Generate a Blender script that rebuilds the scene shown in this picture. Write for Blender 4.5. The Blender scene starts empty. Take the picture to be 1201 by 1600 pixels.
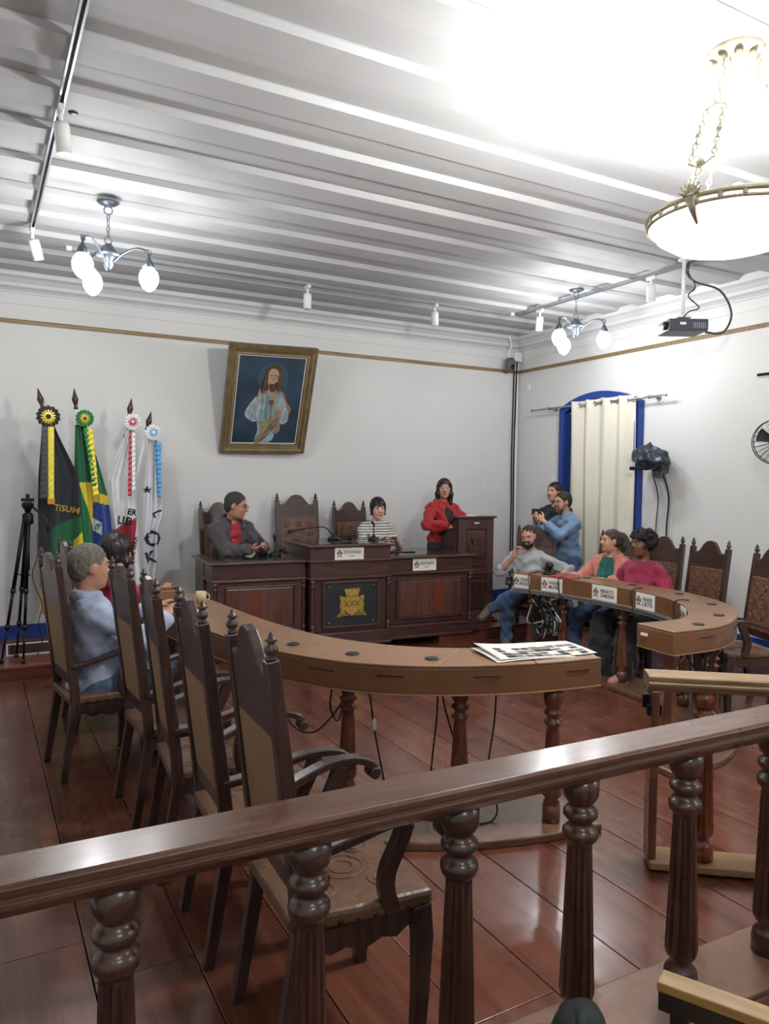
import bpy, bmesh, math, random
import numpy as np
from math import sin, cos, pi, radians, sqrt, atan2
from mathutils import Vector, Matrix
random.seed(7)
S = bpy.context.scene
C = S.collection
# ------------------------------------------------------------------ camera
yaw, pitch, roll = radians(28.813), radians(-2.34), radians(.645)
F_ = Vector((sin(yaw)*cos(pitch), cos(yaw)*cos(pitch), sin(pitch)))
r_ = Vector((cos(yaw), -sin(yaw), 0)); u_ = r_.cross(F_)
R_ = cos(roll)*r_ + sin(roll)*u_; U_ = -sin(roll)*r_ + cos(roll)*u_
cam = bpy.data.cameras.new('camera'); camo = bpy.data.objects.new('camera', cam); C.objects.link(camo)
m3 = Matrix((R_, U_, -F_)).transposed()
camo.matrix_world = Matrix.Translation((0, 0, 1.68)) @ m3.to_4x4()
cam.sensor_fit = 'VERTICAL'; cam.sensor_height = 24; cam.lens = 1162.3/1600*24; cam.clip_start = .02
S.camera = camo
# ------------------------------------------------------------------ world, exposure
W = bpy.data.worlds.new('world'); S.world = W; W.use_nodes = True
W.node_tree.nodes['Background'].inputs[0].default_value = (.01, .012, .02, 1)
W.node_tree.nodes['Background'].inputs[1].default_value = 1
S.view_settings.view_transform = 'Standard'; S.view_settings.look = 'None'
S.view_settings.gamma = 1; S.view_settings.exposure = 0.08; S.view_settings.use_curve_mapping = False
BOWL_W, GLOBE_W = 400.0, 29.0   # watts of the lamp inside the bowl and inside each globe
S.cycles.max_bounces = 7; S.cycles.diffuse_bounces = 3; S.cycles.glossy_bounces = 3; S.cycles.caustics_reflective = False; S.cycles.caustics_refractive = False
S.cycles.adaptive_threshold = .03; S.cycles.use_light_tree = False
# ------------------------------------------------------------------ materials
MATS = {}
def _new(name):
    m = bpy.data.materials.new(name); m.use_nodes = True
    return m, m.node_tree, m.node_tree.nodes['Principled BSDF']
def lin(c):
    if isinstance(c, str):
        c = [int(c[i:i+2], 16)/255 for i in (0, 2, 4)]
        c = [x/12.92 if x <= .04045 else ((x+.055)/1.055)**2.4 for x in c]
    return tuple(c)+(1,) if len(c) == 3 else tuple(c)
def mat(name, c, rough=.6, metal=0, spec=.5, var=0, vscale=8, bump=0, bscale=60, coat=0, sheen=0, stretch=None, alpha=1, trans=0):
    if name in MATS: return MATS[name]
    m, nt, b = _new(name); c = lin(c)
    b.inputs['Base Color'].default_value = c; b.inputs['Roughness'].default_value = rough
    b.inputs['Metallic'].default_value = metal; b.inputs['Specular IOR Level'].default_value = spec
    b.inputs['Coat Weight'].default_value = coat; b.inputs['Coat Roughness'].default_value = .15
    b.inputs['Sheen Weight'].default_value = sheen
    b.inputs['Transmission Weight'].default_value = trans; b.inputs['Alpha'].default_value = alpha
    N, L = nt.nodes, nt.links
    tc = N.new('ShaderNodeTexCoord'); src = tc.outputs['Object']
    if stretch:
        mp = N.new('ShaderNodeMapping'); mp.inputs['Scale'].default_value = stretch; L.new(src, mp.inputs[0]); src = mp.outputs[0]
    if var:
        n = N.new('ShaderNodeTexNoise'); n.inputs['Scale'].default_value = vscale; n.inputs['Detail'].default_value = 3
        L.new(src, n.inputs[0])
        r = N.new('ShaderNodeValToRGB'); L.new(n.outputs[0], r.inputs[0])
        r.color_ramp.elements[0].position = .3; r.color_ramp.elements[1].position = .7
        r.color_ramp.elements[0].color = tuple(max(0, x*(1-var)) for x in c[:3])+(1,)
        r.color_ramp.elements[1].color = tuple(min(1, x*(1+var)) for x in c[:3])+(1,)
        L.new(r.outputs[0], b.inputs['Base Color'])
    if bump:
        n = N.new('ShaderNodeTexNoise'); n.inputs['Scale'].default_value = bscale; n.inputs['Detail'].default_value = 2
        L.new(src, n.inputs[0])
        bp = N.new('ShaderNodeBump'); bp.inputs['Strength'].default_value = bump; bp.inputs['Distance'].default_value = .01
        L.new(n.outputs[0], bp.inputs['Height']); L.new(bp.outputs[0], b.inputs['Normal'])
    MATS[name] = m; return m
def wood(name, c1, c2, stretch=(14, 14, 1.2), rough=.35, coat=.3, scale=3, rough_var=.12):
    """varnished wood: long grain along the axis with the small stretch factor"""
    m, nt, b = _new(name); N, L = nt.nodes, nt.links
    tc = N.new('ShaderNodeTexCoord'); mp = N.new('ShaderNodeMapping'); mp.inputs['Scale'].default_value = stretch
    oi = N.new('ShaderNodeObjectInfo'); ad = N.new('ShaderNodeVectorMath'); ad.operation = 'ADD'
    L.new(tc.outputs['Object'], mp.inputs[0])
    mu = N.new('ShaderNodeMath'); mu.operation = 'MULTIPLY'; mu.inputs[1].default_value = 37
    L.new(oi.outputs['Random'], mu.inputs[0]); L.new(mp.outputs[0], ad.inputs[0]); L.new(mu.outputs[0], ad.inputs[1])
    n = N.new('ShaderNodeTexNoise'); n.inputs['Scale'].default_value = scale; n.inputs['Detail'].default_value = 4; n.inputs['Roughness'].default_value = .62
    n.inputs['Distortion'].default_value = .6
    L.new(ad.outputs[0], n.inputs[0])
    r = N.new('ShaderNodeValToRGB'); L.new(n.outputs[0], r.inputs[0]); r.color_ramp.interpolation = 'EASE'
    r.color_ramp.elements[0].position = .22; r.color_ramp.elements[1].position = .72
    r.color_ramp.elements[0].color = lin(c1); r.color_ramp.elements[1].color = lin(c2)
    hv = N.new('ShaderNodeHueSaturation'); L.new(r.outputs[0], hv.inputs['Color'])
    mr = N.new('ShaderNodeMapRange'); mr.inputs[3].default_value = .86; mr.inputs[4].default_value = 1.16
    L.new(oi.outputs['Random'], mr.inputs[0]); L.new(mr.outputs[0], hv.inputs['Value'])
    L.new(hv.outputs[0], b.inputs['Base Color'])
    n2 = N.new('ShaderNodeTexNoise'); n2.inputs['Scale'].default_value = 4; n2.inputs['Detail'].default_value = 2; L.new(tc.outputs['Object'], n2.inputs[0])
    mr2 = N.new('ShaderNodeMapRange'); mr2.inputs[1].default_value = .15; mr2.inputs[2].default_value = .85; mr2.interpolation_type = 'SMOOTHSTEP'
    mr2.inputs[3].default_value = max(.05, rough-rough_var); mr2.inputs[4].default_value = rough+rough_var
    L.new(n2.outputs[0], mr2.inputs[0]); L.new(mr2.outputs[0], b.inputs['Roughness'])
    b.inputs['Coat Weight'].default_value = coat; b.inputs['Coat Roughness'].default_value = .18
    bp = N.new('ShaderNodeBump'); bp.inputs['Strength'].default_value = .12; bp.inputs['Distance'].default_value = .004
    L.new(n.outputs[0], bp.inputs['Height']); L.new(bp.outputs[0], b.inputs['Normal'])
    MATS[name] = m; return m
def lit_glass(name, c, s, clear):
    """thin frosted lamp glass: glows itself and lets the lamp inside shine through"""
    m, nt, b = _new(name); N, L = nt.nodes, nt.links; N.remove(b)
    e = N.new('ShaderNodeEmission'); e.inputs[0].default_value = lin(c); e.inputs[1].default_value = s
    t = N.new('ShaderNodeBsdfTransparent'); mx = N.new('ShaderNodeMixShader'); mx.inputs[0].default_value = clear
    L.new(e.outputs[0], mx.inputs[1]); L.new(t.outputs[0], mx.inputs[2]); L.new(mx.outputs[0], N['Material Output'].inputs[0])
    m.cycles.emission_sampling = 'NONE'; MATS[name] = m; return m
def lamp(parent, loc, watts, r, c=(.97, .985, 1)):
    l = bpy.data.lights.new('lamp_light', 'POINT'); l.energy = watts; l.shadow_soft_size = r; l.color = c
    o = bpy.data.objects.new('lamp_light', l); C.objects.link(o); o.parent = parent; o.location = loc; return o
dark = wood('dark_wood', '2a1b17', '463029')
darkx = wood('dark_wood_across', '2a1b17', '463029', stretch=(1.2, 14, 14))
desk_w = wood('desk_wood', '38211e', '523631', rough=.36, rough_var=.05)
desk_x = wood('desk_wood_across', '38211e', '523631', stretch=(1.2, 14, 14), rough=.34, rough_var=.05)
panel_w = wood('panel_wood', '3f2520', '623d33', stretch=(9, 9, .6), rough=.38)
rail_w = wood('rail_wood', '42291e', '664533', stretch=(1.2, 14, 14), rough=.3, coat=.5)
bal_w = wood('baluster_wood', '301d17', '533528', rough=.32, coat=.5)
leg_w = wood('table_leg_wood', '4e2b1e', '764633', rough=.3, coat=.5)
floor_w = wood('floor_plank_wood', '502a1e', '6f4232', stretch=(7, .5, 7), rough=.24, coat=.18, scale=2, rough_var=.1)
dais_w = wood('dais_wood', '5a2a1d', '7c4433', stretch=(.6, 7, 7), rough=.35)
trim_w = wood('trim_wood', '6e573c', '937954', stretch=(.8, 14, 14), rough=.5, coat=.1)
gate_w = wood('worn_gate_wood', '775e40', '9a8260', stretch=(1.2, 14, 14), rough=.5, coat=.1)
plinth_w = wood('plinth_wood', '5e4334', '7b5b48', stretch=(2, 2, 8), rough=.3)
table_m = mat('table_laminate', '744f33', .42, var=.1, vscale=5, bump=.05, bscale=120)
tabletop_m = mat('table_lid_laminate', '7e5c40', .34, var=.08, vscale=4, bump=.04, bscale=120)
leather = mat('tooled_leather', '664838', .34, var=.2, vscale=18, bump=.5, bscale=38)
seat_l = mat('seat_leather', '664a37', .36, var=.3, vscale=14, bump=.35, bscale=40)
back_ply = mat('chair_back_ply', '86684a', .6, var=.12, vscale=6, stretch=(6, 6, .6))
brass_m = mat('aged_brass', 'a8853c', .35, .9)
nail_m = mat('dark_nail', '4a3a28', .35, .8)
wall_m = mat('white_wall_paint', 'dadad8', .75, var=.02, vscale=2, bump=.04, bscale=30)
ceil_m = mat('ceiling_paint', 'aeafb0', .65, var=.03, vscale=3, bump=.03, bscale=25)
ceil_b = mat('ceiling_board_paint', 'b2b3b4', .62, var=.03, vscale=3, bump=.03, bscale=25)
corn_m = mat('cornice_paint', 'd0d0d0', .55)
blue_m = mat('blue_paint', '1f3f8c', .5, var=.06, vscale=5)
black_m = mat('black_plastic', '141416', .45)
blackm = mat('black_metal', '17181a', .4, .6)
grey_m = mat('grey_plastic', '5a5d62', .5)
white_p = mat('white_plastic', 'e4e4e2', .45)
chrome = mat('chrome', 'c8c8cc', .2, 1)
alu = mat('track_metal', 'a5a8ac', .35, .8)
bronze = mat('chandelier_metal', '5c636e', .4, .7)
cable_m = mat('black_cable', '101010', .55)
wcable = mat('white_cable', 'd8d8d4', .55)
paper_m = mat('white_paper', 'e8e6df', .7)
ink_m = mat('black_ink', '121212', .7)
glass_top = mat('glass_top', '30322f', .05, spec=.6)
bowl_m = lit_glass('bowl_glass_lit', 'fffaf0', 8, .72)
globe_m = lit_glass('globe_glass_lit', 'f4f8ff', 10, .72)
# ------------------------------------------------------------------ mesh helpers
class MB:
    def __init__(s): s.v = []; s.f = []; s.mi = []; s.sm = []
    def add(s, vs, fs, mi=0, smooth=False):
        o = len(s.v); s.v += [tuple(v) for v in vs]
        for f in fs: s.f.append(tuple(i+o for i in f)); s.mi.append(mi); s.sm.append(smooth)
        return s
    def box(s, c, d, mi=0, rz=0, M=None):
        x, y, z = d[0]/2, d[1]/2, d[2]/2
        vs = [Vector((sx*x, sy*y, sz*z)) for sz in (-1, 1) for sy in (-1, 1) for sx in (-1, 1)]
        if rz: vs = [Matrix.Rotation(rz, 3, 'Z') @ v for v in vs]
        if M: vs = [M @ v for v in vs]
        vs = [v+Vector(c) for v in vs]
        return s.add(vs, [(0, 2, 3, 1), (4, 5, 7, 6), (0, 1, 5, 4), (2, 6, 7, 3), (0, 4, 6, 2), (1, 3, 7, 5)], mi)
    def bb(s, x0, x1, y0, y1, z0, z1, mi=0): return s.box(((x0+x1)/2, (y0+y1)/2, (z0+z1)/2), (x1-x0, y1-y0, z1-z0), mi)
    def tube(s, path, r, seg=8, mi=0, caps=True, flat=None):
        P = [Vector(p) for p in path]; n = len(P); rs = r if isinstance(r, (list, tuple)) else [r]*n
        vs = []; up = None
        for i in range(n):
            t = (P[min(i+1, n-1)]-P[max(i-1, 0)]).normalized()
            if up is None:
                up = Vector((0, 0, 1)) if abs(t.z) < .9 else Vector((1, 0, 0))
            a = t.cross(up); a = a.normalized() if a.length > 1e-6 else t.orthogonal().normalized(); b = a.cross(t).normalized(); up = b
            for k in range(seg):
                w = 2*pi*k/seg; vs.append(P[i]+a*(cos(w)*rs[i]*(flat or 1))+b*(sin(w)*rs[i]))
        fs = [(i*seg+k, i*seg+(k+1) % seg, (i+1)*seg+(k+1) % seg, (i+1)*seg+k) for i in range(n-1) for k in range(seg)]
        s.add(vs, fs, mi, True)
        if caps:
            o = len(s.v)-len(vs)
            s.f.append(tuple(o+k for k in reversed(range(seg)))); s.mi.append(mi); s.sm.append(False)
            s.f.append(tuple(o+(n-1)*seg+k for k in range(seg))); s.mi.append(mi); s.sm.append(False)
        return s
    def sweep_rect(s, path, w, h, mi=0, up=(0, 0, 1)):
        """bar of rectangular section: w across, h along up"""
        P = [Vector(p) for p in path]; n = len(P); up = Vector(up); vs = []
        ws = w if isinstance(w, (list, tuple)) else [w]*n; hs = h if isinstance(h, (list, tuple)) else [h]*n
        for i in range(n):
            t = (P[min(i+1, n-1)]-P[max(i-1, 0)]).normalized(); a = t.cross(up).normalized(); b = a.cross(t)
            for x, y in ((-1, -1), (1, -1), (1, 1), (-1, 1)): vs.append(P[i]+a*(x*ws[i]/2)+b*(y*hs[i]/2))
        fs = [(i*4+k, i*4+(k+1) % 4, i*4+4+(k+1) % 4, i*4+4+k) for i in range(n-1) for k in range(4)]
        fs += [(3, 2, 1, 0), tuple(4*(n-1)+k for k in range(4))]
        return s.add(vs, fs, mi)
    def lathe(s, prof, seg=20, c=(0, 0, 0), mi=0, flute=0, fl=None, M=None):
        vs = []; n = len(prof); f0 = len(s.f)
        for i, (r, z) in enumerate(prof):
            for k in range(seg):
                w = 2*pi*k/seg; rr = r
                if flute and fl and fl[0] <= i <= fl[1] and k % 3 == 0: rr = r*(1-flute)
                v = Vector((rr*cos(w), rr*sin(w), z))
                if M: v = M @ v
                vs.append(v+Vector(c))
        fs = [(i*seg+k, i*seg+(k+1) % seg, (i+1)*seg+(k+1) % seg, (i+1)*seg+k) for i in range(n-1) for k in range(seg)]
        s.add(vs, fs, mi, True); o = len(s.v)-len(vs)
        if flute and fl:
            for i in range(fl[0], fl[1]):
                for k in range(seg): s.sm[f0+i*seg+k] = False
        if prof[0][0] > 1e-5: s.f.append(tuple(o+k for k in reversed(range(seg)))); s.mi.append(mi); s.sm.append(False)
        if prof[-1][0] > 1e-5: s.f.append(tuple(o+(n-1)*seg+k for k in range(seg))); s.mi.append(mi); s.sm.append(False)
        return s
    def prism(s, poly, d0, d1, axis='y', mi=0, M=None):
        """extrude a 2-D outline: axis y -> outline in x,z ; z -> outline in x,y ; x -> outline in y,z"""
        def P(a, b, d): return Vector({'y': (a, d, b), 'z': (a, b, d), 'x': (d, a, b)}[axis])
        n = len(poly); vs = [P(a, b, d0) for a, b in poly]+[P(a, b, d1) for a, b in poly]
        if M: vs = [M @ v for v in vs]
        fs = [(i, (i+1) % n, n+(i+1) % n, n+i) for i in range(n)]
        fs += [tuple(reversed(range(n))), tuple(range(n, 2*n))]
        return s.add(vs, fs, mi)
    def sphere(s, c, r, seg=12, rings=8, mi=0, M=None):
        r = r if isinstance(r, (tuple, list)) else (r, r, r); vs = []
        for i in range(rings+1):
            a = pi*i/rings
            for k in range(seg):
                w = 2*pi*k/seg; v = Vector((r[0]*sin(a)*cos(w), r[1]*sin(a)*sin(w), r[2]*cos(a)))
                if M: v = M @ v
                vs.append(v+Vector(c))
        fs = [(i*seg+k, (i+1)*seg+k, (i+1)*seg+(k+1) % seg, i*seg+(k+1) % seg) for i in range(rings) for k in range(seg)]
        return s.add(vs, fs, mi, True)
    def grid(s, fn, nu, nv, mi=0, mfn=None, thick=0):
        vs = [fn(i/nu, j/nv) for j in range(nv+1) for i in range(nu+1)]
        o = len(s.v); s.v += [tuple(v) for v in vs]
        for j in range(nv):
            for i in range(nu):
                a = o+j*(nu+1)+i; s.f.append((a, a+1, a+nu+2, a+nu+1)); s.sm.append(True)
                s.mi.append(mfn((i+.5)/nu, (j+.5)/nv) if mfn else mi)
        return s
    def mesh(s, name, mats):
        me = bpy.data.meshes.new(name); me.from_pydata(s.v, [], s.f)
        for m in (mats if isinstance(mats, (list, tuple)) else [mats]): me.materials.append(m)
        me.polygons.foreach_set('material_index', s.mi); me.polygons.foreach_set('use_smooth', s.sm)
        b = bmesh.new(); b.from_mesh(me); bmesh.ops.remove_doubles(b, verts=b.verts, dist=1e-6)
        bmesh.ops.recalc_face_normals(b, faces=b.faces); b.to_mesh(me); b.free(); me.update()
        return me
    def build(s, name, mats, parent=None, bevel=0, solid=0):
        return obj(name, s.mesh(name, mats), parent, bevel, solid)
def obj(name, me, parent=None, bevel=0, solid=0, loc=None):
    o = bpy.data.objects.new(name, me); C.objects.link(o)
    if parent: o.parent = parent
    if loc: o.location = loc
    if solid:
        md = o.modifiers.new('thickness', 'SOLIDIFY'); md.thickness = solid; md.offset = 0
    if bevel:
        md = o.modifiers.new('bevel', 'BEVEL'); md.width = bevel; md.segments = 2; md.limit_method = 'ANGLE'; md.angle_limit = radians(40)
    return o
def empty(name, loc=(0, 0, 0), rz=0):
    o = bpy.data.objects.new(name, None); C.objects.link(o); o.location = loc; o.rotation_euler = (0, 0, rz); o.empty_display_size = .1
    return o
def tag(o, label, cat, group=None, kind=None):
    o['label'] = label; o['category'] = cat
    if group: o['group'] = group
    if kind: o['kind'] = kind
    return o
def struct(o, label=None, cat=None):
    o['kind'] = 'structure'
    if label: o['label'] = label
    if cat: o['category'] = cat
    return o
def kids(o): return [c for c in C.objects if c.parent == o]
def dup(root, loc, rz=0, label=None, group=None, scale=None):
    r = root.copy(); C.objects.link(r); r.location = loc; r.rotation_euler = (0, 0, rz)
    if label: r['label'] = label
    if group: r['group'] = group
    if scale: r.scale = scale
    for ch in kids(root):
        c = ch.copy(); C.objects.link(c); c.parent = r
        for g in kids(ch):
            d = g.copy(); C.objects.link(d); d.parent = c
    return r
def spline(pts, n=8):
    P = [Vector(p) for p in pts]; P = [2*P[0]-P[1]]+P+[2*P[-1]-P[-2]]; out = []
    for i in range(1, len(P)-2):
        a, b, c, d = P[i-1:i+3]
        for k in range(n):
            t = k/n; out.append(.5*((2*b)+(c-a)*t+(2*a-5*b+4*c-d)*t*t+(3*b-3*c+d-a)*t**3))
    return out+[P[-2]]
_txt = {}
def text_geo(s, bold=.0, fine=False):
    """outline of a line of lettering as (verts2d, faces), height 1"""
    if (s, bold, fine) in _txt: return _txt[(s, bold, fine)]
    cu = bpy.data.curves.new('lettering', 'FONT'); cu.body = s; cu.size = 1.4; cu.offset = bold; cu.resolution_u = 2
    o = bpy.data.objects.new('lettering', cu); C.objects.link(o)
    dg = bpy.context.evaluated_depsgraph_get(); me = bpy.data.meshes.new_from_object(o.evaluated_get(dg))
    if fine:
        bm = bmesh.new(); bm.from_mesh(me); bmesh.ops.triangulate(bm, faces=bm.faces)
        for _ in range(3):
            ed = [e for e in bm.edges if e.calc_length() > .12]
            if ed: bmesh.ops.subdivide_edges(bm, edges=ed, cuts=1); bmesh.ops.triangulate(bm, faces=bm.faces)
        bm.to_mesh(me); bm.free()
    vs = [(v.co.x, v.co.y) for v in me.vertices]; fs = [tuple(p.vertices) for p in me.polygons]
    bpy.data.objects.remove(o); bpy.data.curves.remove(cu); bpy.data.meshes.remove(me)
    w = max(v[0] for v in vs) if vs else 1
    _txt[(s, bold, fine)] = (vs, fs, w); return _txt[(s, bold, fine)]
def cable(name, pts, r, m, label, cat='cable', n=6, group=None, parent=None):
    b = MB(); b.tube(spline(pts, n), r, 6)
    o = b.build(name, m, parent)
    if label: tag(o, label, cat, group)
    return o
# ================================================================== THE ROOM
X0, X1, Y0, Y1, ZC = -.55, 6.44, -3.4, 8.0, 3.60
b = MB(); b.bb(X0, X1, Y0, Y1, -.12, -.03); floor = struct(b.build('floor', mat('subfloor', '2a1510', .7)))
xs = [X0]+[x for x in np.arange(-.34, X1, .3345)]+[X1]
for i in range(len(xs)-1):
    x0, x1 = xs[i], xs[i+1]
    cuts = [Y0]+sorted(random.uniform(-2, 7) for _ in range(2))+[Y1]
    for j in range(len(cuts)-1):
        if cuts[j+1]-cuts[j] < .05: continue
        b = MB(); b.bb(x0+.0022, x1-.0022, cuts[j]+.0012, cuts[j+1]-.0012, -.03, 0); b.build('plank', floor_w, floor, bevel=.0015)
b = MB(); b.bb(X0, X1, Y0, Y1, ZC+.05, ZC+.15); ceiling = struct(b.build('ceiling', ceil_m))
y = 3.06-.498*13
while y < Y1-.2:
    # recessed board, then a proud board with moulded edges
    y1 = min(y+.25, Y1); y2 = min(y+.498, Y1)
    if y1 > Y0:
        b = MB(); prof = [(max(y, Y0), ZC), (max(y, Y0)+.012, ZC+.006), (max(y, Y0)+.03, ZC+.012), (max(y, Y0)+.04, ZC+.05), (y1-.04, ZC+.05), (y1-.03, ZC+.012), (y1-.012, ZC+.006), (y1, ZC)]
        yy = max(y, Y0)
        prof = [(yy, ZC+.05), (yy, ZC+.028), (yy+.022, ZC), (y1-.022, ZC), (y1, ZC+.028), (y1, ZC+.05)]
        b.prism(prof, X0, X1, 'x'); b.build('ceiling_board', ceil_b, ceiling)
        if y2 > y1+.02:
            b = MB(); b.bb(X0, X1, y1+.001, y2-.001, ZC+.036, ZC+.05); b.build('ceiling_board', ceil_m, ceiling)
    y += .498
T = .2
b = MB(); b.bb(X0-T, X1+T, Y1, Y1+T, 0, ZC+.15); wall_back = struct(b.build('wall_back', wall_m))
b = MB(); b.bb(X1, X1+T, Y0, Y1, 0, ZC+.15); wall_right = struct(b.build('wall_right', wall_m))
b = MB(); b.bb(X0-T, X0, Y0, Y1, 0, ZC+.15); wall_left = struct(b.build('wall_left', wall_m))
b = MB(); b.bb(X0-T, X1+T, Y0-T, Y0, 0, ZC+.15); wall_front = struct(b.build('wall_front', wall_m))
def run(name, prof, side, m, label=None):
    """moulding with section prof (distance from wall, z) along one wall"""
    b = MB()
    if side == 'back': b.prism([(Y1-d, z) for d, z in prof], X0, X1, 'x')
    if side == 'front': b.prism([(Y0+d, z) for d, z in prof], X0, X1, 'x')
    if side == 'right': b.prism([(X1-d, z) for d, z in prof], Y0, Y1, 'y')
    if side == 'left': b.prism([(X0+d, z) for d, z in prof], Y0, Y1, 'y')
    return struct(b.build(name, m))
CORN = [(0, 3.44), (.018, 3.44), (.02, 3.455), (.04, 3.475), (.075, 3.49), (.08, 3.52), (.12, 3.555), (.17, 3.57), (.18, ZC+.05), (0, ZC+.05)]
for n, s in enumerate(('back', 'right', 'left', 'front'), 1):
    run('baseboard_'+s, [(0, 0), (.02, 0), (.02, .245), (.014, .25), (0, .25)], s, blue_m)
    run('trim_%d' % n, [(0, 3.15), (.022, 3.15), (.022, 3.182), (.014, 3.192), (0, 3.192)], s, trim_w)
    run('trim_%d' % (n+4), CORN, s, corn_m)
    run('trim_%d' % (n+8), [(0, 3.333), (.006, 3.333), (.006, 3.343), (0, 3.343)], s, corn_m)
# ---- dais along the back wall
def slab(name, x0, x1, y0, y1, z0, z1, n, m, edge=None, label=None):
    b = MB(); b.bb(x0, x1, y0, y1, z0, z1-.02); o = struct(b.build(name, m), label, 'platform')
    for k in range(n):
        a, c = y0-.012+(y1-y0+.012)*k/n, y0-.012+(y1-y0+.012)*(k+1)/n
        b = MB(); b.bb(x0-.01, x1+.01, a+.001, c-.001, z1-.02, z1); b.build('plank', m, o, bevel=.003)
    return o
slab('dais', X0+.02, 4.2, 6.79, Y1-.021, 0, .12, 4, dais_w, label='low reddish wooden dais along the back wall')
slab('podium_platform', 4.215, 5.6, 6.45, Y1-.021, 0, .12, 5, dais_w, label='low dark wooden platform under the lectern')
slab('upper_dais', 1.75, 4.19, 7.06, Y1-.021, .12, .23, 3, dais_w, label='upper wooden step carrying the three chairs behind the desk')
b = MB(); b.bb(.222, 1.73, 7.21, 7.36, .12, .226); o = b.build('step_beam', mat('dark_step', '3f2620', .5, var=.1))
tag(o, 'low dark wooden beam with white taped edges below the flags', 'step beam')
b = MB()
for z in (.126, .222): b.bb(.222, 1.72, 7.2075, 7.2098, z-.005, z+.005)
b.bb(.222, .236, 7.2075, 7.2098, .131, .217); b.build('white_edge_tape', white_p, o)
# ------------------------------------------------------------------ window with curtain (right wall)
win = struct(empty('window_1', (X1, 6.45, 0)), 'tall arched window with blue frame behind cream curtain', 'window')
def arch(y0, y1, zs, zc, n=14):
    h = zc-zs; w = (y1-y0)/2; r = (w*w+h*h)/(2*h); c = (y0+y1)/2; a = math.asin(w/r)
    return [(c+r*sin(-a+2*a*k/n), zc-r+r*cos(-a+2*a*k/n)) for k in range(n+1)]
out = [(-.63, .0)]+arch(-.63, .63, 2.6, 2.76)+[(.63, .0)]
inn = [(-.55, .0)]+arch(-.55, .55, 2.54, 2.68)+[(.55, .0)]
b = MB(); n = len(out)
for d in (-.09, -.0): b.add([(d, a, z) for a, z in out]+[(d, a, z) for a, z in inn], [(i, i+1, n+i+1, n+i) for i in range(n-1)])
o4 = [(d, a, z) for d in (-.09, 0) for a, z in out]; i4 = [(d, a, z) for d in (-.09, 0) for a, z in inn]
b.add(o4, [(i, i+1, n+i+1, n+i) for i in range(n-1)]); b.add(i4, [(i, i+1, n+i+1, n+i) for i in range(n-1)])
b.build('window_frame', blue_m, win)
for s in (-1, 1):
    y0, y1 = (-.55, -.005) if s < 0 else (.005, .55)
    b = MB(); b.bb(-.035, -.005, y0, y1, 0, 2.53); p = b.build('shutter_leaf', mat('shutter_blue', '1a3468', .55), win, bevel=.003)
    for z0, z1 in ((.15, .85), (.95, 1.65), (1.75, 2.4)):
        b = MB(); b.bb(-.045, -.033, y0+.08, y1-.08, z0, z1); b.build('shutter_panel', mat('shutter_dark', '16254a', .5), p, bevel=.006)
for z in (.9, 1.45, 2.2):
    b = MB(); b.bb(-.06, -.035, -.55, -.53, z, z+.09); b.build('hinge', chrome, win)
cm = mat('curtain_cloth', 'd8d3c4', .85, sheen=.3, bump=.06, bscale=200)
cur = tag(empty('curtain', (6.30, 6.31, 0)), 'cream curtain on chrome rings covering the arched window', 'curtain')
def cf(u, v):
    z = 2.665-2.60*v; k = 1+.12*sin(3*v); a = u*2*pi*4
    return ((.042+.012*sin(5*v+9*u))*sin(a+.25*sin(4*v+u*6)), -.495+.99*(u+.004*sin(a*2)*k)+.012*sin(7*u+3*v)*v, z+.008*sin(a+1))
b = MB(); b.grid(cf, 96, 26); b.build('cloth', cm, cur, solid=.004)
for k in range(8):
    b = MB(); y = -.495+.99*(k/8); c = (0, y, 2.61)
    ring = [(.024*sin(w) if 0 else 0, y+.026*cos(w), 2.61+.026*sin(w)) for w in np.linspace(0, 2*pi, 13)]
    b.tube(ring, .006, 6); b.build('curtain_ring', chrome, cur)
rod = tag(empty('curtain_rod', (6.30, 6.48, 2.615)), 'brushed metal curtain rod above the arched window', 'curtain rod')
b = MB(); b.tube([(0, -1.07, 0), (0, 1.07, 0)], .011, 10); b.build('rod', chrome, rod)
for y in (-.86, .74):
    b = MB(); b.tube([(.14, y, 0), (0, y, 0)], .014, 8); b.lathe([(.03, -.014), (.03, 0)], 12, (.135, y, 0), M=Matrix.Rotation(pi/2, 3, 'Y')); b.tube([(0, y-.02, 0), (0, y+.02, 0)], .02, 10)
    b.build('bracket', chrome, rod)
for y in (-1.07, 1.07):
    b = MB(); b.sphere((0, y, 0), .017, 8, 6); b.build('rod_end', chrome, rod)
rod2 = tag(empty('curtain_rod', (6.33, 3.35, 2.70)), 'dark curtain rod cut off by the right picture edge', 'curtain rod')
b = MB(); b.tube([(0, -1.05, 0), (0, 1.05, 0)], .014, 10); b.build('rod', blackm, rod2)
b = MB(); b.tube([(.11, .8, 0), (0, .8, 0)], .012, 8); b.build('bracket', blackm, rod2)
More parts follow.
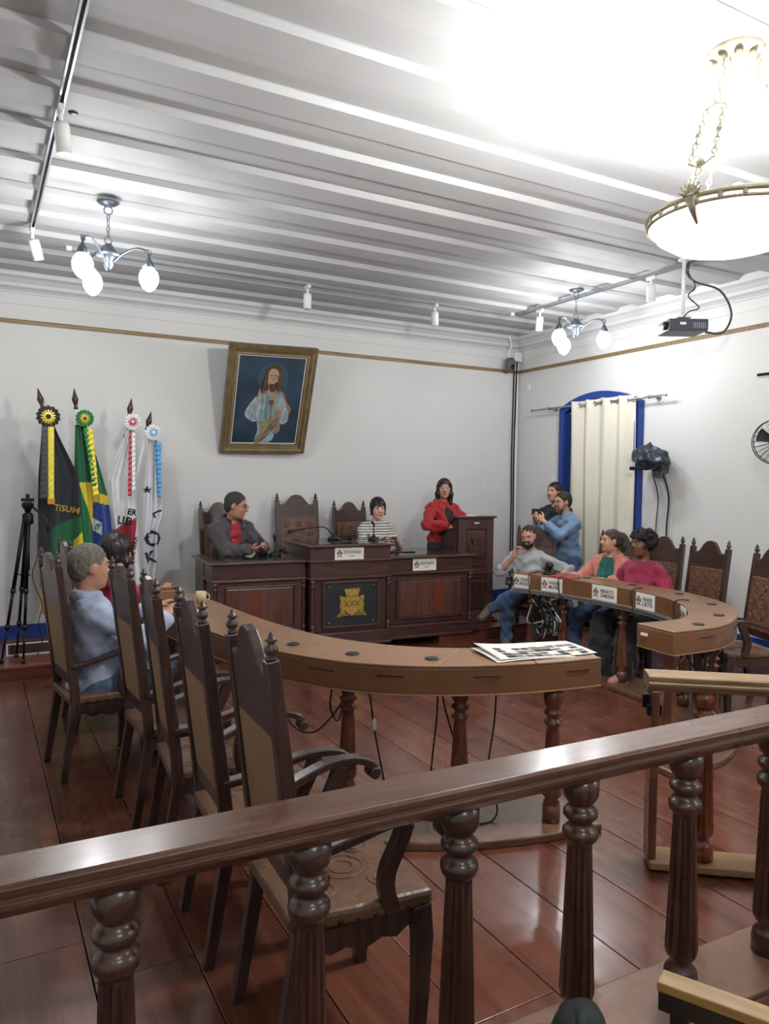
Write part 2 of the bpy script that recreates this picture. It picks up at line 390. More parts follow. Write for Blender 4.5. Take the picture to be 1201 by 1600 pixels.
# ------------------------------------------------------------------ electrics on the walls
def plate(name, c, w, h, ax, label):
    o = tag(empty(name, c), label, 'switch')
    b = MB(); d = (.008, w, h) if ax == 'x' else (w, .008, h); b.box((0, 0, 0), d); b.build('face_plate', white_p, o, bevel=.002)
    b = MB(); d = (.006, w*.35, h*.4) if ax == 'x' else (w*.35, .006, h*.4); b.box((-.006 if ax == 'x' else 0, 0 if ax == 'x' else -.006, 0), d); b.build('rocker', white_p, o, bevel=.001)
plate('light_switch', (X1-.004, 7.26, 1.74), .075, .115, 'x', 'white light switch on the right wall beside the window')
plate('wall_socket', (X1-.004, 7.78, 2.95), .06, .09, 'x', 'small white wall plate high beside the room corner')
plate('wall_switch', (4.98+.9, Y1-.004, 1.62), .05, .08, 'y', 'small white switch plate on the back wall near corner')
# corner conduits, junction box and hanging speaker
b = MB(); b.bb(6.30, 6.42, 7.90, 7.995, 3.30, 3.42)
jb = tag(b.build('junction_box', white_p, bevel=.006), 'white junction box high in the back right corner', 'junction box')
for k, (dx, m_, lab) in enumerate(((0, cable_m, 'black cable running down the room corner, left of the two'), (.045, cable_m, 'black cable running down the room corner, right of the two'))):
    pts = [(6.34+dx, 7.965-.0*dx, 3.31), (6.335+dx*.9, 7.97, 2.7), (6.325+dx*.8, 7.97, 2.0), (6.33+dx*.8, 7.965, 1.3), (6.33+dx, 7.965, .3)]
    cable('corner_cable', pts, .009, m_, lab)
b = MB(); b.bb(6.385, 6.425, 7.975, 7.995, .26, 3.15); tag(b.build('cable_duct', white_p, bevel=.003), 'white cable duct running down the back right corner', 'cable duct')
sp = tag(empty('hanging_speaker', (6.14, 7.80, 3.22)), 'small grey loudspeaker hanging in the back right corner', 'speaker')
b = MB(); b.lathe([(.0, -.09), (.035, -.088), (.06, -.06), (.066, 0), (.06, .07), (.045, .09), (0, .092)], 16); b.build('speaker_body', grey_m, sp)
b = MB(); b.lathe([(0, -.001), (.03, 0), (.034, .006), (0, .006)], 14, (-.01, -.062, -.03), M=Matrix.Rotation(pi/2, 3, 'X')); b.build('speaker_cone', black_m, sp)
b = MB(); b.tube(spline([(0, 0, .09), (-.02, .01, .16), (.015, .0, .25), (0, .02, .36), (0, .02, .395)], 5), .01, 8); b.lathe([(.04, .375), (.045, .395)], 12); b.build('hanging_arm', white_p, sp)
# covered device on a wall bracket
cv = tag(empty('covered_speaker', (6.20, 5.50, 1.95)), 'wall device wrapped in a dark blue plastic bag on a bracket', 'covered device')
def cvf(i_, j_):
    a, t = 2*pi*i_, pi*j_; r = 1+.09*sin(5*a+3*t)+.06*sin(9*a-4*t)+.05*cos(7*t)
    return (.15*r*sin(t)*cos(a), .2*r*sin(t)*sin(a)*(1.05), .13*r*cos(t)*(1 if cos(t) > 0 else .75)+.02*sin(a))
b = MB(); b.grid(cvf, 40, 20); b.build('bag', mat('dark_blue_plastic_bag', '27323f', .32, var=.35, vscale=9, bump=.5, bscale=14), cv)
b = MB(); b.bb(.05, .238, -.03, .03, -.16, -.06); b.bb(.1, .16, -.05, .05, -.2, -.12); b.build('bracket', grey_m, cv, bevel=.004)
b = MB(); b.tube([(-.1, .19, -.1), (-.02, .0, -.1)], .02, 8, flat=.6); b.build('strap', black_m, cv)
for k, (dy, r, m_, lab) in enumerate(((.09, .006, cable_m, 'thin black cable hanging from the wrapped wall device, nearest the window'), (.02, .004, wcable, 'thin white cable hanging from the wrapped wall device'), (-.05, .009, cable_m, 'thick black cable hanging from the wrapped wall device'), (-.1, .004, wcable, 'pale outermost cable hanging from the wrapped wall device'))):
    cable('wall_cable', [(6.33, 5.5+dy, 1.80), (6.41, 5.5+dy-.015, 1.55), (6.415, 5.5+dy+.01, 1.2), (6.415, 5.5+dy-.01, .8), (6.41, 5.5+dy, .26)], r, m_, lab)
# wall fan
fan = tag(empty('wall_fan', (6.02, 3.98, 2.06)), 'black wall fan with wire cage at the right picture edge', 'fan')
fan.rotation_euler = (0, 0, radians(40))
for x, r in ((-.05, .19), (.05, .195)):
    b = MB(); b.tube([(x, r*cos(w), r*sin(w)) for w in np.linspace(0, 2*pi, 33)], .004, 6, caps=False); b.build('cage_ring', blackm, fan)
b = MB()
for k in range(24):
    w = 2*pi*k/24
    b.tube([(-.10, .03*cos(w), .03*sin(w)), (-.085, .12*cos(w), .12*sin(w)), (-.05, .19*cos(w), .19*sin(w)), (.05, .195*cos(w), .195*sin(w)), (.085, .12*cos(w), .12*sin(w)), (.09, .04*cos(w), .04*sin(w))], .0018, 4, caps=False)
b.build('cage_wires', blackm, fan)
for k in range(3):
    w = 2*pi*k/3+.4; b = MB()
    def bf(u, v, w=w): a = w+(u-.5)*.9*(1-.2*v); r = .03+.14*v; return (.03*(u-.5), r*cos(a), r*sin(a))
    b.grid(bf, 6, 5); b.build('blade', black_m, fan, solid=.003)
b = MB(); b.lathe([(0, -.04), (.03, -.035), (.035, .0), (.05, .1), (.05, .2), (0, .22)], 16, M=Matrix.Rotation(pi/2, 3, 'Y')); b.build('motor', black_m, fan)
b = MB(); b.tube([(.18, 0, 0), (.2, -.02, -.1), (.30, -.1, -.14), (.42, -.17, -.1)], .02, 8); b.build('wall_arm', black_m, fan)
# ------------------------------------------------------------------ track lights
def track(p0, p1, label):
    P0, P1 = Vector(p0), Vector(p1); L_ = (P1-P0).length; a = atan2(P1.y-P0.y, P1.x-P0.x)
    o = tag(empty('lighting_track', tuple((P0+P1)/2), a), label, 'light track')
    b = MB(); b.bb(-L_/2, L_/2, -.018, -.008, -.03, 0); b.bb(-L_/2, L_/2, .008, .018, -.03, 0); b.build('track_rail', alu, o)
    b = MB(); b.bb(-L_/2, L_/2, -.008, .008, -.006, 0); b.build('track_channel', mat('dark_channel', '60646a', .4, .5), o)
    for s in (-1, 1):
        b = MB(); b.bb(s*L_/2-.02, s*L_/2+.02, -.019, .019, -.031, 0); b.build('end_cap', white_p, o)
track((.40, -1.0, ZC), (.40, 6.36, ZC), 'ceiling light track running along the left side of the room')
track((.70, 6.76, ZC), (5.33, 6.76, ZC), 'ceiling light track running parallel to the back wall')
track((5.40, 0.5, ZC), (5.40, 6.78, ZC), 'ceiling light track running along the right side of the room')
SPOT = None
def spot(x, y, rx, ry, label):
    o = tag(empty('spot_light', (x, y, ZC-.03)), label, 'spotlight', 'white track spotlights')
    b = MB(); b.bb(-.015, .015, -.05, .05, -.03, 0); b.build('track_adapter', white_p, o, bevel=.003)
    b = MB(); b.tube([(0, 0, -.03), (0, 0, -.075)], .012, 8); b.build('swivel', white_p, o)
    M = Matrix.Rotation(rx, 3, 'X') @ Matrix.Rotation(ry, 3, 'Y'); c = Vector((0, 0, -.06))+M @ Vector((0, 0, -.02))
    b = MB(); b.lathe([(.036, -.15), (.038, -.15), (.04, -.02), (.036, 0), (.012, .004)], 20, c, M=M); b.build('lamp_can', white_p, o)
    b = MB(); b.lathe([(0, -.146), (.036, -.147), (.036, -.14), (0, -.139)], 16, c, M=M); b.build('lens', mat('spot_lens', '8d8f92', .3), o)
spot(.40, 4.2, radians(4), radians(-6), 'white track spotlight in the upper left, nearest the camera')
spot(.40, 6.33, radians(18), radians(-16), 'tilted white track spotlight at the left track end')
spot(2.84, 6.76, radians(-3), radians(2), 'white track spotlight on the back track above the painting')
spot(4.30, 6.76, radians(-3), radians(0), 'white track spotlight on the back track right of the painting')
spot(5.40, 6.36, radians(5), radians(0), 'white track spotlight beside the right small chandelier')
spot(5.40, 4.84, radians(-5), radians(4), 'white track spotlight between projector and small chandelier')
# round dark hole cover on ceiling
b = MB(); b.lathe([(0, -.006), (.02, -.006), (.026, 0)], 16, (.47, 4.30, ZC)); tag(b.build('ceiling_plug', black_m), 'small round black plug in the ceiling boards', 'plug')
# ------------------------------------------------------------------ chandeliers
def chain(b, p0, p1, link, r):
    P0, P1 = Vector(p0), Vector(p1); n = max(2, int((P1-P0).length/(link*.8))); t = (P1-P0).normalized(); a = t.orthogonal().normalized(); c = t.cross(a)
    for k in range(n):
        m = P0+(P1-P0)*((k+.5)/n); s = a if k % 2 else c
        b.tube([m+t*(link*.5*cos(w))+s*(link*.28*sin(w)) for w in np.linspace(0, 2*pi, 11)], r, 5, caps=False)
def small_chandelier(x, y, a0, label):
    o = tag(empty('small_chandelier', (x, y, ZC)), label, 'chandelier', 'small three-globe chandeliers')
    b = MB(); b.lathe([(.0, -.03), (.02, -.028), (.06, -.012), (.075, 0)], 20); b.build('ceiling_rose', bronze, o)
    b = MB(); b.tube([(.028*sin(w), 0, -.055+.028*cos(w)) for w in np.linspace(0, 2*pi, 17)], .004, 6, caps=False)
    chain(b, (0, 0, -.08), (0, 0, -.24), .04, .0035)
    b.tube([(.024*sin(w), 0, -.262+.024*cos(w)) for w in np.linspace(0, 2*pi, 17)], .004, 6, caps=False); b.build('chain', bronze, o)
    b = MB(); b.lathe([(0, -.28), (.02, -.285), (.035, -.30), (.075, -.35), (.08, -.365), (.05, -.37), (.03, -.40), (.035, -.43), (.018, -.46), (0, -.475)], 20); b.build('centre_body', bronze, o)
    for k in range(3):
        a = a0+2*pi*k/3; d = Vector((cos(a), sin(a), 0))
        b = MB(); b.tube(spline([d*.03+Vector((0, 0, -.41)), d*.10+Vector((0, 0, -.34)), d*.19+Vector((0, 0, -.30)), d*.255+Vector((0, 0, -.315)), d*.27+Vector((0, 0, -.36))], 6), .0075, 8)
        b.tube([d*(.265+.02*cos(w))+Vector((0, 0, -.325+.02*sin(w))) for w in np.linspace(0, 2*pi, 13)], .004, 6, caps=False)
        arm = b.build('arm', bronze, o)
        c = d*.27
        b = MB(); b.lathe([(.008, -.355), (.02, -.375), (.045, -.43), (.04, -.432)], 16, c); b.build('lamp_cap', bronze, arm)
        b = MB(); b.lathe([(.036, -.432), (.058, -.455), (.07, -.49), (.066, -.53), (.045, -.57), (.018, -.592), (0, -.597)], 18, c); b.build('glass_globe', globe_m, arm); lamp(o, c+Vector((0, 0, -.505)), GLOBE_W, .045)
    return o
small_chandelier(.83, 5.55, radians(-15), 'small three-globe chandelier lit bright over the left side')
small_chandelier(5.24, 5.63, radians(192), 'small three-globe chandelier lit in front of the window wall')
small_chandelier(.83, -1.1, radians(30), 'added unseen three-globe fill chandelier behind the viewpoint on the left')  # out of view, added to light the near side of the room
small_chandelier(5.24, -1.1, radians(30), 'added unseen three-globe fill chandelier behind the viewpoint on the right')  # second added fill chandelier, also unseen
bc = tag(empty('bowl_chandelier', (2.97, 2.22, ZC)), 'large bowl chandelier on chains, glaring at upper right', 'chandelier')
gold = mat('gilt_metal', 'b9b29a', .35, .6)
b = MB(); b.lathe([(0, -.10), (.05, -.09), (.075, -.06), (.08, -.04), (.11, -.02), (.12, 0)], 20)
for k in range(8): b.sphere((.085*cos(k*pi/4), .085*sin(k*pi/4), -.055), (.022, .022, .02), 6, 5)
b.build('ceiling_rose', gold, bc)
RB, ZB = .35, -.72
b = MB(); b.tube([(RB*cos(w), RB*sin(w), ZB) for w in np.linspace(0, 2*pi, 49)], .014, 8, caps=False); b.tube([(RB*cos(w), RB*sin(w), ZB-.03) for w in np.linspace(0, 2*pi, 49)], .008, 8, caps=False)
b.build('rim', gold, bc)
b = MB(); b.lathe([(RB-.012, ZB-.01), (RB-.015, ZB-.03), (RB*.9, ZB-.075), (RB*.7, ZB-.12), (RB*.4, ZB-.15), (0, ZB-.16)], 40); b.build('glass_bowl', bowl_m, bc)
for k in range(24):
    w = 2*pi*k/24
    if k % 8 == 0: continue
    b = MB(); b.sphere((RB*cos(w), RB*sin(w), ZB-.015), (.013, .013, .024), 6, 5); b.build('rim_bead', gold, bc)
for k in range(3):
    w = 2*pi*k/3-.85; d = Vector((cos(w), sin(w), 0)); n_ = Vector((-sin(w), cos(w), 0))
    b = MB(); P = lambda t: d*(.07+(RB-.07)*t)+Vector((0, 0, -.06+(ZB+.06)*t))
    chain(b, P(0), P(.32), .05, .004)
    for s in (-1, 1):
        chain(b, P(.36)+n_*s*.04, P(.72)+n_*s*.05, .035, .004); b.sphere(P(.54)+n_*s*.046, .013, 8, 6)
    b.tube([P(.36)-n_*.045, P(.33), P(.36)+n_*.045], .006, 6); b.tube([P(.74)-n_*.055, P(.80), P(.74)+n_*.055], .006, 6); b.sphere(P(.76), (.02, .02, .02), 8, 6)
    chain(b, P(.8), P(.95), .04, .004)
    ch = b.build('suspension_chain', gold, bc)
    b = MB()
    for q in range(7):
        a = -1.2+.4*q; t = Vector((0, 0, cos(a)))*.07+n_*(sin(a)*.06)
        b.tube([P(1.0)+d*.012, P(1.0)+d*.02+t], [.016, .003], 6)
    b.tube([P(1.0)+d*.015, P(1.0)-d*.05+Vector((0, 0, -.10))], [.02, .004], 6, flat=1.6); b.build('acanthus_leaf', gold, ch)
bulb_m = lit_glass('bare_bulb_lit', 'fffdf6', 40, .6); lamp(bc, (0, 0, ZB+.02), BOWL_W, .12, (1, .99, .97))
for k in range(4):
    w = pi/4+k*pi/2; b = MB(); b.lathe([(0, .07), (.022, .06), (.032, .03), (.028, 0), (.016, -.03), (.014, -.05)], 14, (.16*cos(w), .16*sin(w), ZB+.02)); b.build('bulb', bulb_m, bc)
b = MB(); b.tube([(0, 0, ZB-.03), (0, 0, ZB+.03)], .02, 8)
for k in range(4):
    w = pi/4+k*pi/2; b.tube([(0, 0, ZB-.03), (.16*cos(w), .16*sin(w), ZB-.03)], .007, 6)
b.build('bulb_holder', gold, bc)
# ------------------------------------------------------------------ projector on ceiling mount
pj = tag(empty('projector', (5.30, 4.40, 3.02), radians(-28)), 'dark grey projector hanging from the ceiling mount', 'projector')
b = MB(); b.box((0, 0, 0), (.33, .27, .10)); b.build('case', mat('projector_grey', '3a3d46', .45), pj, bevel=.008)
b = MB()
for k in range(7): b.box((.04+.016*k, -.1355, -.005), (.007, .003, .05))
b.build('vent', mat('vent_silver', '8a8d95', .4), pj)
b = MB(); b.lathe([(.034, 0), (.036, .02), (.03, .025), (0, .026)], 18, (-.165, -.06, .0), M=Matrix.Rotation(-pi/2, 3, 'Y')); b.build('lens', black_m, pj)
b = MB(); b.box((-.05, -.1355, .01), (.05, .004, .02)); b.build('button_panel', white_p, pj)
b = MB(); b.tube([(0, 0, .58), (0, 0, .12)], .016, 10); b.box((0, 0, .09), (.12, .1, .02)); b.lathe([(.05, .565), (.05, .58)], 14)
for sx in (-1, 1): b.tube([(0, 0, .09), (.09*sx, .05, .05)], .006, 6)
b.build('ceiling_mount', white_p, pj)
cable('projector_cable', [(5.39, 4.42, 3.6), (5.33, 4.40, 3.50), (5.42, 4.38, 3.42), (5.72, 4.36, 3.38), (5.88, 4.36, 3.20), (5.76, 4.35, 3.02), (5.52, 4.34, 2.995)], .009, mat('grey_cable', '3c3e44', .5), 'looping grey cable from ceiling to projector')
Mi = Matrix.Rotation(radians(28), 3, 'Z')
cable('connector_cord', [tuple(Mi @ (Vector(p)-Vector((5.30, 4.40, 3.02)))) for p in [(5.37, 4.40, 3.6), (5.31, 4.36, 3.48), (5.36, 4.33, 3.36), (5.24, 4.30, 3.26), (5.38, 4.30, 3.18), (5.25, 4.30, 3.13), (5.22, 4.34, 3.07)]], .006, mat('grey_cable', '3c3e44', .5), None, parent=pj)
# ------------------------------------------------------------------ painting leaning out from the picture rail
pb, pt_ = Vector((2.805, 7.945, 1.99)), Vector((2.755, 7.42, 3.085))
up = (pt_-pb); PH = up.length; up.normalize(); rt = Vector((1, 0, -.09)); rt = (rt-up*rt.dot(up)).normalized(); nr = rt.cross(up)  # nr points to -Y
pic = tag(empty('painting'), 'large framed devotional painting of a robed bearded figure, leaning forward', 'painting')
pic.matrix_world = Matrix.Translation(pb) @ Matrix((rt, -nr, up)).transposed().to_4x4()
PW = .96; w2 = PW/2
fm = wood('gilt_frame_wood', '4c3b28', '72603f', rough=.45, stretch=(3, 3, 3)); fm2 = mat('gilt_line', '9c8a62', .4, .4, var=.2, vscale=20)
def ringbar(b, o0, o1, d0, d1, mi):
    """mitred frame bar between inset o0 (depth d0) and inset o1 (depth d1)"""
    A = [(-w2+o0, o0), (w2-o0, o0), (w2-o0, PH-o0), (-w2+o0, PH-o0)]; B = [(-w2+o1, o1), (w2-o1, o1), (w2-o1, PH-o1), (-w2+o1, PH-o1)]
    vs = [(x, d0, z) for x, z in A]+[(x, d1, z) for x, z in B]
    b.add(vs, [(k, (k+1) % 4, 4+(k+1) % 4, 4+k) for k in range(4)], mi)
b = MB(); ringbar(b, 0, 0, .03, -.03, 0); ringbar(b, 0, .012, -.03, -.045, 0); ringbar(b, .012, .04, -.045, -.042, 0); ringbar(b, .04, .05, -.042, -.03, 1); ringbar(b, .05, .085, -.03, -.018, 0); ringbar(b, .085, .098, -.018, -.02, 1); ringbar(b, .098, .112, -.02, -.008, 0); ringbar(b, .112, .12, -.008, -.006, 2)
ringbar(b, 0, .12, .03, .03, 0); b.build('frame', [fm, fm2, white_p], pic)
b = MB(); b.bb(-w2+.11, w2-.11, -.004, .02, .11, PH-.11); b.build('canvas', mat('canvas_blue_dark', '2b3f50', .5, var=.4, vscale=3.5), pic)
cw, chh = PW-.24, PH-.24
lay = [0]
def paint(name, pts, col, var=.2, sm=True):
    """flat patch of paint, outline in canvas fractions (0..1, from the top)"""
    lay[0] += 1; P = [(-cw/2+x*cw, .12+(1-y)*chh, 0) for x, y in pts]
    if sm: P = [tuple(p) for p in spline(P+[P[0]], 4)[:-1]]
    b = MB(); d = -.004-.0007*lay[0]; b.prism([(p[0], p[1]) for p in P], d, d+.0006, 'y')
    b.build(name, mat('paint_'+col+str(var), col, .5, var=var, vscale=14), pic)
def oval(cx, cy, rx, ry, n=14): return [(cx+rx*cos(2*pi*k/n), cy+ry*sin(2*pi*k/n)) for k in range(n)]
hd = lambda pts: [(.53+(x-.53)*1.42, .235+(y-.2)*1.2) for x, y in pts]
paint('painted_glow', oval(.53, .24, .24, .17), '36505f', .1)
paint('painted_hair', hd([(.45, .12), (.5, .075), (.57, .075), (.62, .13), (.63, .22), (.64, .3), (.62, .36), (.56, .33), (.48, .36), (.40, .36), (.40, .3), (.43, .22)]), '4b3c2e')
paint('painted_mantle', [(.66, .38), (.72, .40), (.78, .5), (.86, .58), (.84, .66), (.76, .62), (.70, .72), (.66, .6), (.62, .45)], '9a6f66')
paint('painted_robe', [(.36, .39), (.45, .38), (.56, .40), (.66, .38), (.72, .46), (.80, .58), (.83, .70), (.76, .76), (.70, .74), (.66, .86), (.6, .98), (.36, .98), (.38, .85), (.34, .73), (.24, .72), (.17, .66), (.2, .58), (.28, .52), (.33, .45)], '93a9b0', .25)
paint('painted_sleeve', [(.30, .45), (.38, .5), (.37, .62), (.34, .74), (.24, .73), (.16, .67), (.19, .58)], 'a9b6b8', .3)
paint('painted_sleeve', [(.72, .56), (.82, .62), (.84, .72), (.77, .77), (.70, .73)], 'a3b3b8', .3)
paint('painted_robe_shade', [(.46, .42), (.5, .42), (.52, .6), (.5, .72), (.44, .7), (.47, .55)], '7d96a3', .2)
paint('painted_mantle', [(.38, .74), (.5, .72), (.62, .64), (.74, .57), (.72, .68), (.72, .86), (.62, .88), (.56, .82), (.46, .99), (.34, .99), (.42, .86)], '94806e', .3)
paint('painted_mantle_fold', [(.42, .75), (.56, .70), (.68, .63), (.62, .72), (.52, .78), (.40, .80)], '8a8a5c', .25)
paint('painted_mantle_fold', [(.56, .78), (.66, .70), (.66, .78), (.58, .86), (.46, .98), (.42, .98)], '7c6660', .25)
paint('painted_neck', hd([(.49, .29), (.57, .29), (.58, .36), (.53, .37), (.48, .36)]), 'a88d70', .1)
paint('painted_face', hd([(.475, .15), (.5, .115), (.555, .115), (.585, .15), (.59, .22), (.575, .28), (.54, .315), (.505, .3), (.478, .25)]), 'b39a80', .12)
paint('painted_beard', hd([(.487, .245), (.515, .255), (.55, .25), (.583, .235), (.575, .295), (.54, .335), (.505, .315)]), '4f3f31', .2)
paint('painted_brow', hd([(.49, .172), (.52, .168), (.52, .176), (.49, .18)]), '3b2e26', .1, False)
paint('painted_brow', hd([(.54, .168), (.575, .172), (.575, .18), (.54, .176)]), '3b2e26', .1, False)
paint('painted_nose', hd([(.527, .175), (.537, .175), (.543, .225), (.522, .225)]), '9a8068', .1, False)
paint('painted_hand', [(.32, .44), (.335, .36), (.35, .36), (.355, .42), (.375, .38), (.385, .4), (.385, .47), (.36, .5), (.33, .49)], 'a99a80', .1)
paint('painted_hand', [(.56, .52), (.62, .525), (.68, .555), (.72, .57), (.70, .6), (.62, .58), (.57, .55)], 'b2a488', .1)
for k in range(9):
    x = .40+.028*k
    paint('painted_robe_fold', [(x, .44), (x+.010, .44), (x+.016-.004*k, .58), (x+.006, .70), (x-.004, .70), (x+.004-.004*k, .58)], ['7f97a4', 'b4c0c2', '8aa0aa'][k % 3], .15)
for x0, y0, x1, y1 in ((.24, .55, .20, .66), (.28, .52, .25, .70), (.32, .50, .30, .72), (.76, .60, .75, .74), (.79, .62, .80, .72)):
    paint('painted_sleeve_fold', [(x0, y0), (x0+.014, y0), (x1+.012, y1), (x1, y1)], '7e929c', .15, False)
for k in range(5):
    paint('painted_mantle_fold', [(.66-.03*k, .68+.05*k), (.68-.03*k, .68+.05*k), (.54-.035*k, .86+.028*k), (.52-.035*k, .86+.028*k)], ['6b5850', 'a8947c'][k % 2], .2, False)
for k in range(7):
    paint('painted_hair_lock', hd([(.445+.006*k if k < 3 else .58+.01*(k-3), .16), (.452+.006*k if k < 3 else .587+.01*(k-3), .16), (.43+.014*k if k < 3 else .585+.012*(k-3), .33), (.42+.014*k if k < 3 else .578+.012*(k-3), .33)]), '5e4b3a', .2)
for x in (.503, .556): paint('painted_eye', hd([(x-.011, .188), (x, .184), (x+.011, .188), (x, .193)]), '2c221c', .1, False)
paint('painted_mouth', hd([(.518, .262), (.535, .258), (.552, .262), (.535, .268)]), '7a4a40', .1, False)
paint('painted_heart', [(.50, .485), (.52, .475), (.54, .485), (.56, .475), (.575, .49), (.565, .515), (.54, .545), (.51, .515)], '7b3b28', .2)
paint('painted_flame', [(.532, .48), (.53, .455), (.54, .425), (.55, .455), (.548, .48)], 'c79a4a', .2)
# ------------------------------------------------------------------ flags
def gx(p): return .18+.00558*p
def gz(q): return 2.23-.00574*(q-652)
FY = 7.45
def flag(label, tip, ros, rows, folds, cols, mfn, ribbons, rings, texts, spear, fold_phase=0, pole_c=None, base=(1.02, 7.5)):
    """cloth hung from a leaning pole; rows = (height, left, right) in 5.6 mm cells"""
    o = tag(empty('flag', (base[0], FY, .12)), label, 'flag', 'flags on poles beside the desk')
    O = Vector((base[0], FY, .12)); tipw = Vector((gx(tip[0]), FY+.02, gz(tip[1]))); bw = Vector((base[0], FY+.05, .12))
    d = (tipw-bw).normalized(); L_ = (tipw-bw).length
    st = bw+d*(L_-.20)
    b = MB(); b.tube([bw-O, st-O], .014, 10); b.build('pole', pole_c or white_p, o)
    Q = Vector((0, 0, 1)).rotation_difference(d).to_matrix()
    b = MB(); b.lathe([(.016, 0), (.022, .01), (.014, .03), (.024, .07), (.03, .09), (.018, .13), (.008, .17), (0, .2)], 12, st-O, M=Q); b.build('spear_tip', spear, o)
    rows = [(gz(r[0]), gx(r[1]), gx(r[2])) for r in rows]; zs = [r[0] for r in rows]
    def LR(z):
        for a, c in zip(rows, rows[1:]):
            if c[0] <= z <= a[0]:
                t = (a[0]-z)/(a[0]-c[0]); return a[1]+(c[1]-a[1])*t, a[2]+(c[2]-a[2])*t
        return (rows[0][1], rows[0][2]) if z > zs[0] else (rows[-1][1], rows[-1][2])
    def surf(u, t):
        z = zs[0]+(zs[-1]-zs[0])*t; l, r = LR(z); am = .012+.034*min(1, t*1.6)
        return Vector((l+(r-l)*u, FY-.03-.02*t+am*sin(2*pi*folds*u+1.2*sin(2.2*t)+fold_phase)+.012*sin(2*pi*folds*2.3*u+4*t), z))-O  # phase offset shifts the folds across the cloth
    def cell(u, t):
        z = zs[0]+(zs[-1]-zs[0])*t; l, r = LR(z); return (l+(r-l)*u-.18)/.00558, 652+(2.23-z)/.00574
    b = MB(); b.grid(surf, 64, 150, mfn=lambda u, t: mfn(*cell(u, t))); b.build('cloth', cols, o, solid=.002)
    # lettering follows the folds of the cloth
    for s, cx, cy, h, rot, m_ in texts:
        vs, fs, w = text_geo(s, .03, True); b = MB(); pv = []
        for x, y in vs:
            x, y = (x-w/2)*h, (y-.5)*h; a = radians(rot); px, py = cx+x*cos(a)+y*sin(a), cy-(y*cos(a)-x*sin(a))
            z = gz(py); l, r = LR(z); u = min(1, max(0, (gx(px)-l)/(r-l))); t = (zs[0]-z)/(zs[0]-zs[-1])
            p = surf(u, t); pv.append((gx(px)-O.x, p.y-.009, z-O.z))
        b.add(pv, fs); b.build('flag_lettering', m_, o)
    rc = Vector((gx(ros[0]), FY-.10, gz(ros[1])))-O
    R90 = Matrix.Rotation(pi/2, 3, 'X')
    for k, (r, m_) in enumerate(rings):
        b = MB(); n = 28; vs = [(0, -.004*k-.012, 0)]
        for q in range(n):
            a = 2*pi*q/n; rr = r*(1+(.07*((q % 2)*2-1) if k == 0 else 0)); vs.append((rr*cos(a), -.004*k+((.008 if q % 2 else -.006) if k == 0 else 0), rr*sin(a)))
        b.add([Vector(v)+rc for v in vs], [(0, 1+q, 1+(q+1) % n) for q in range(n)]); b.build('rosette', m_, o, solid=.003)
    for (x0, x1, x2, x3, y0, y1, m_, ruf, fr) in ribbons:
        b = MB()
        def rf(u, t):
            z = gz(y0)+(gz(y1)-gz(y0))*t; a, c = gx(x0)+(gx(x2)-gx(x0))*t, gx(x1)+(gx(x3)-gx(x1))*t
            return Vector((a+(c-a)*u+ruf*.003*sin(55*t+6*u), FY-.125-.03*t+ruf*.006*sin(75*t+2*u), z))-O
        b.grid(rf, 6, 90); rb = b.build('ribbon', m_, o, solid=.002)
        if fr:
            b = MB(); b.bb(gx(x2)-O.x-.004, gx(x3)-O.x+.004, -.17, -.155, gz(y1)-O.z-.045, gz(y1)-O.z+.003); b.build('fringe', fr, rb)
    return o
clo = lambda n, c: mat('cloth_'+n, c, .75, var=.06, vscale=6, sheen=.2)
sat = lambda n, c: mat('satin_'+n, c, .35, var=.12, vscale=25, sheen=.3)
K, YE, G, BL, WH, RE, OR = clo('black', '22262c'), clo('yellow', 'd8c22a'), clo('green', '136238'), clo('blue', '1f3c8c'), clo('white', 'd9dadd'), clo('red', '96192a'), clo('orange', 'c98a1a')
sp_m = mat('spear_brown', '4a2f28', .4, .3); sp_d = mat('spear_dark', '3a3535', .4, .5)
flag('black and green flag with yellow black ribbon, leftmost of the four', (58, 605), (72, 652), [(662, 64, 80), (690, 62, 92), (745, 58, 118), (790, 57, 120), (850, 57, 124), (900, 58, 122), (950, 60, 104), (965, 62, 70)], 1.6, [K, G, OR, YE],
     lambda x, y: 2 if (x < 74 and y > 922) else (3 if (x > 110 and y > 832+(124-x)*1.2) else (1 if y > 826-(x-78)*.42 and x > 76 else 0)),
     [(62, 71, 57, 71, 668, 781, sat('black', '2a2724'), .1, None), (71, 80, 70, 79, 668, 781, sat('yellow', 'e0cf30'), .1, OR)], [(.098, sat('black', '2a2724')), (.062, sat('yellow', 'e0cf30')), (.032, K)],
     [('TISUM', 99, 797, 10, 10, mat('gold_thread', 'b59a3c', .5))], sp_m)
flag('green yellow and blue national flag, second from the left', (113, 602), (127, 652), [(662, 114, 131), (700, 113, 143), (745, 112, 156), (780, 114, 165), (830, 118, 171), (880, 120, 174), (950, 125, 170), (985, 135, 160)], 2.0, [G, YE, BL, WH],
     lambda x, y: (3 if (y > 812+(x-140)*.6 and y < 832+(x-140)*.6 and x > 141 and x < 154) else 2) if (x > 141 and y > 786+(x-141)*.25 and y < 880) else (1 if (y > 755 and x > 118+(y-755)*.32 and (x < 145 or y > 770+(x-140)*.25) and y < 905) else 0),
     [(124, 131, 137, 143, 668, 760, sat('green', '1f7a36'), 1, None), (129, 139, 138, 147, 668, 776, sat('yellow', 'e0cf30'), .8, None)], [(.078, sat('green', '1f7a36')), (.045, sat('gold', 'd4a62c')), (.022, sat('dgreen', '20402c'))],
     [('OR', 147.5, 826, 6, -62, mat('green_thread', '1c6b4a', .6))], sp_d, 1.0)
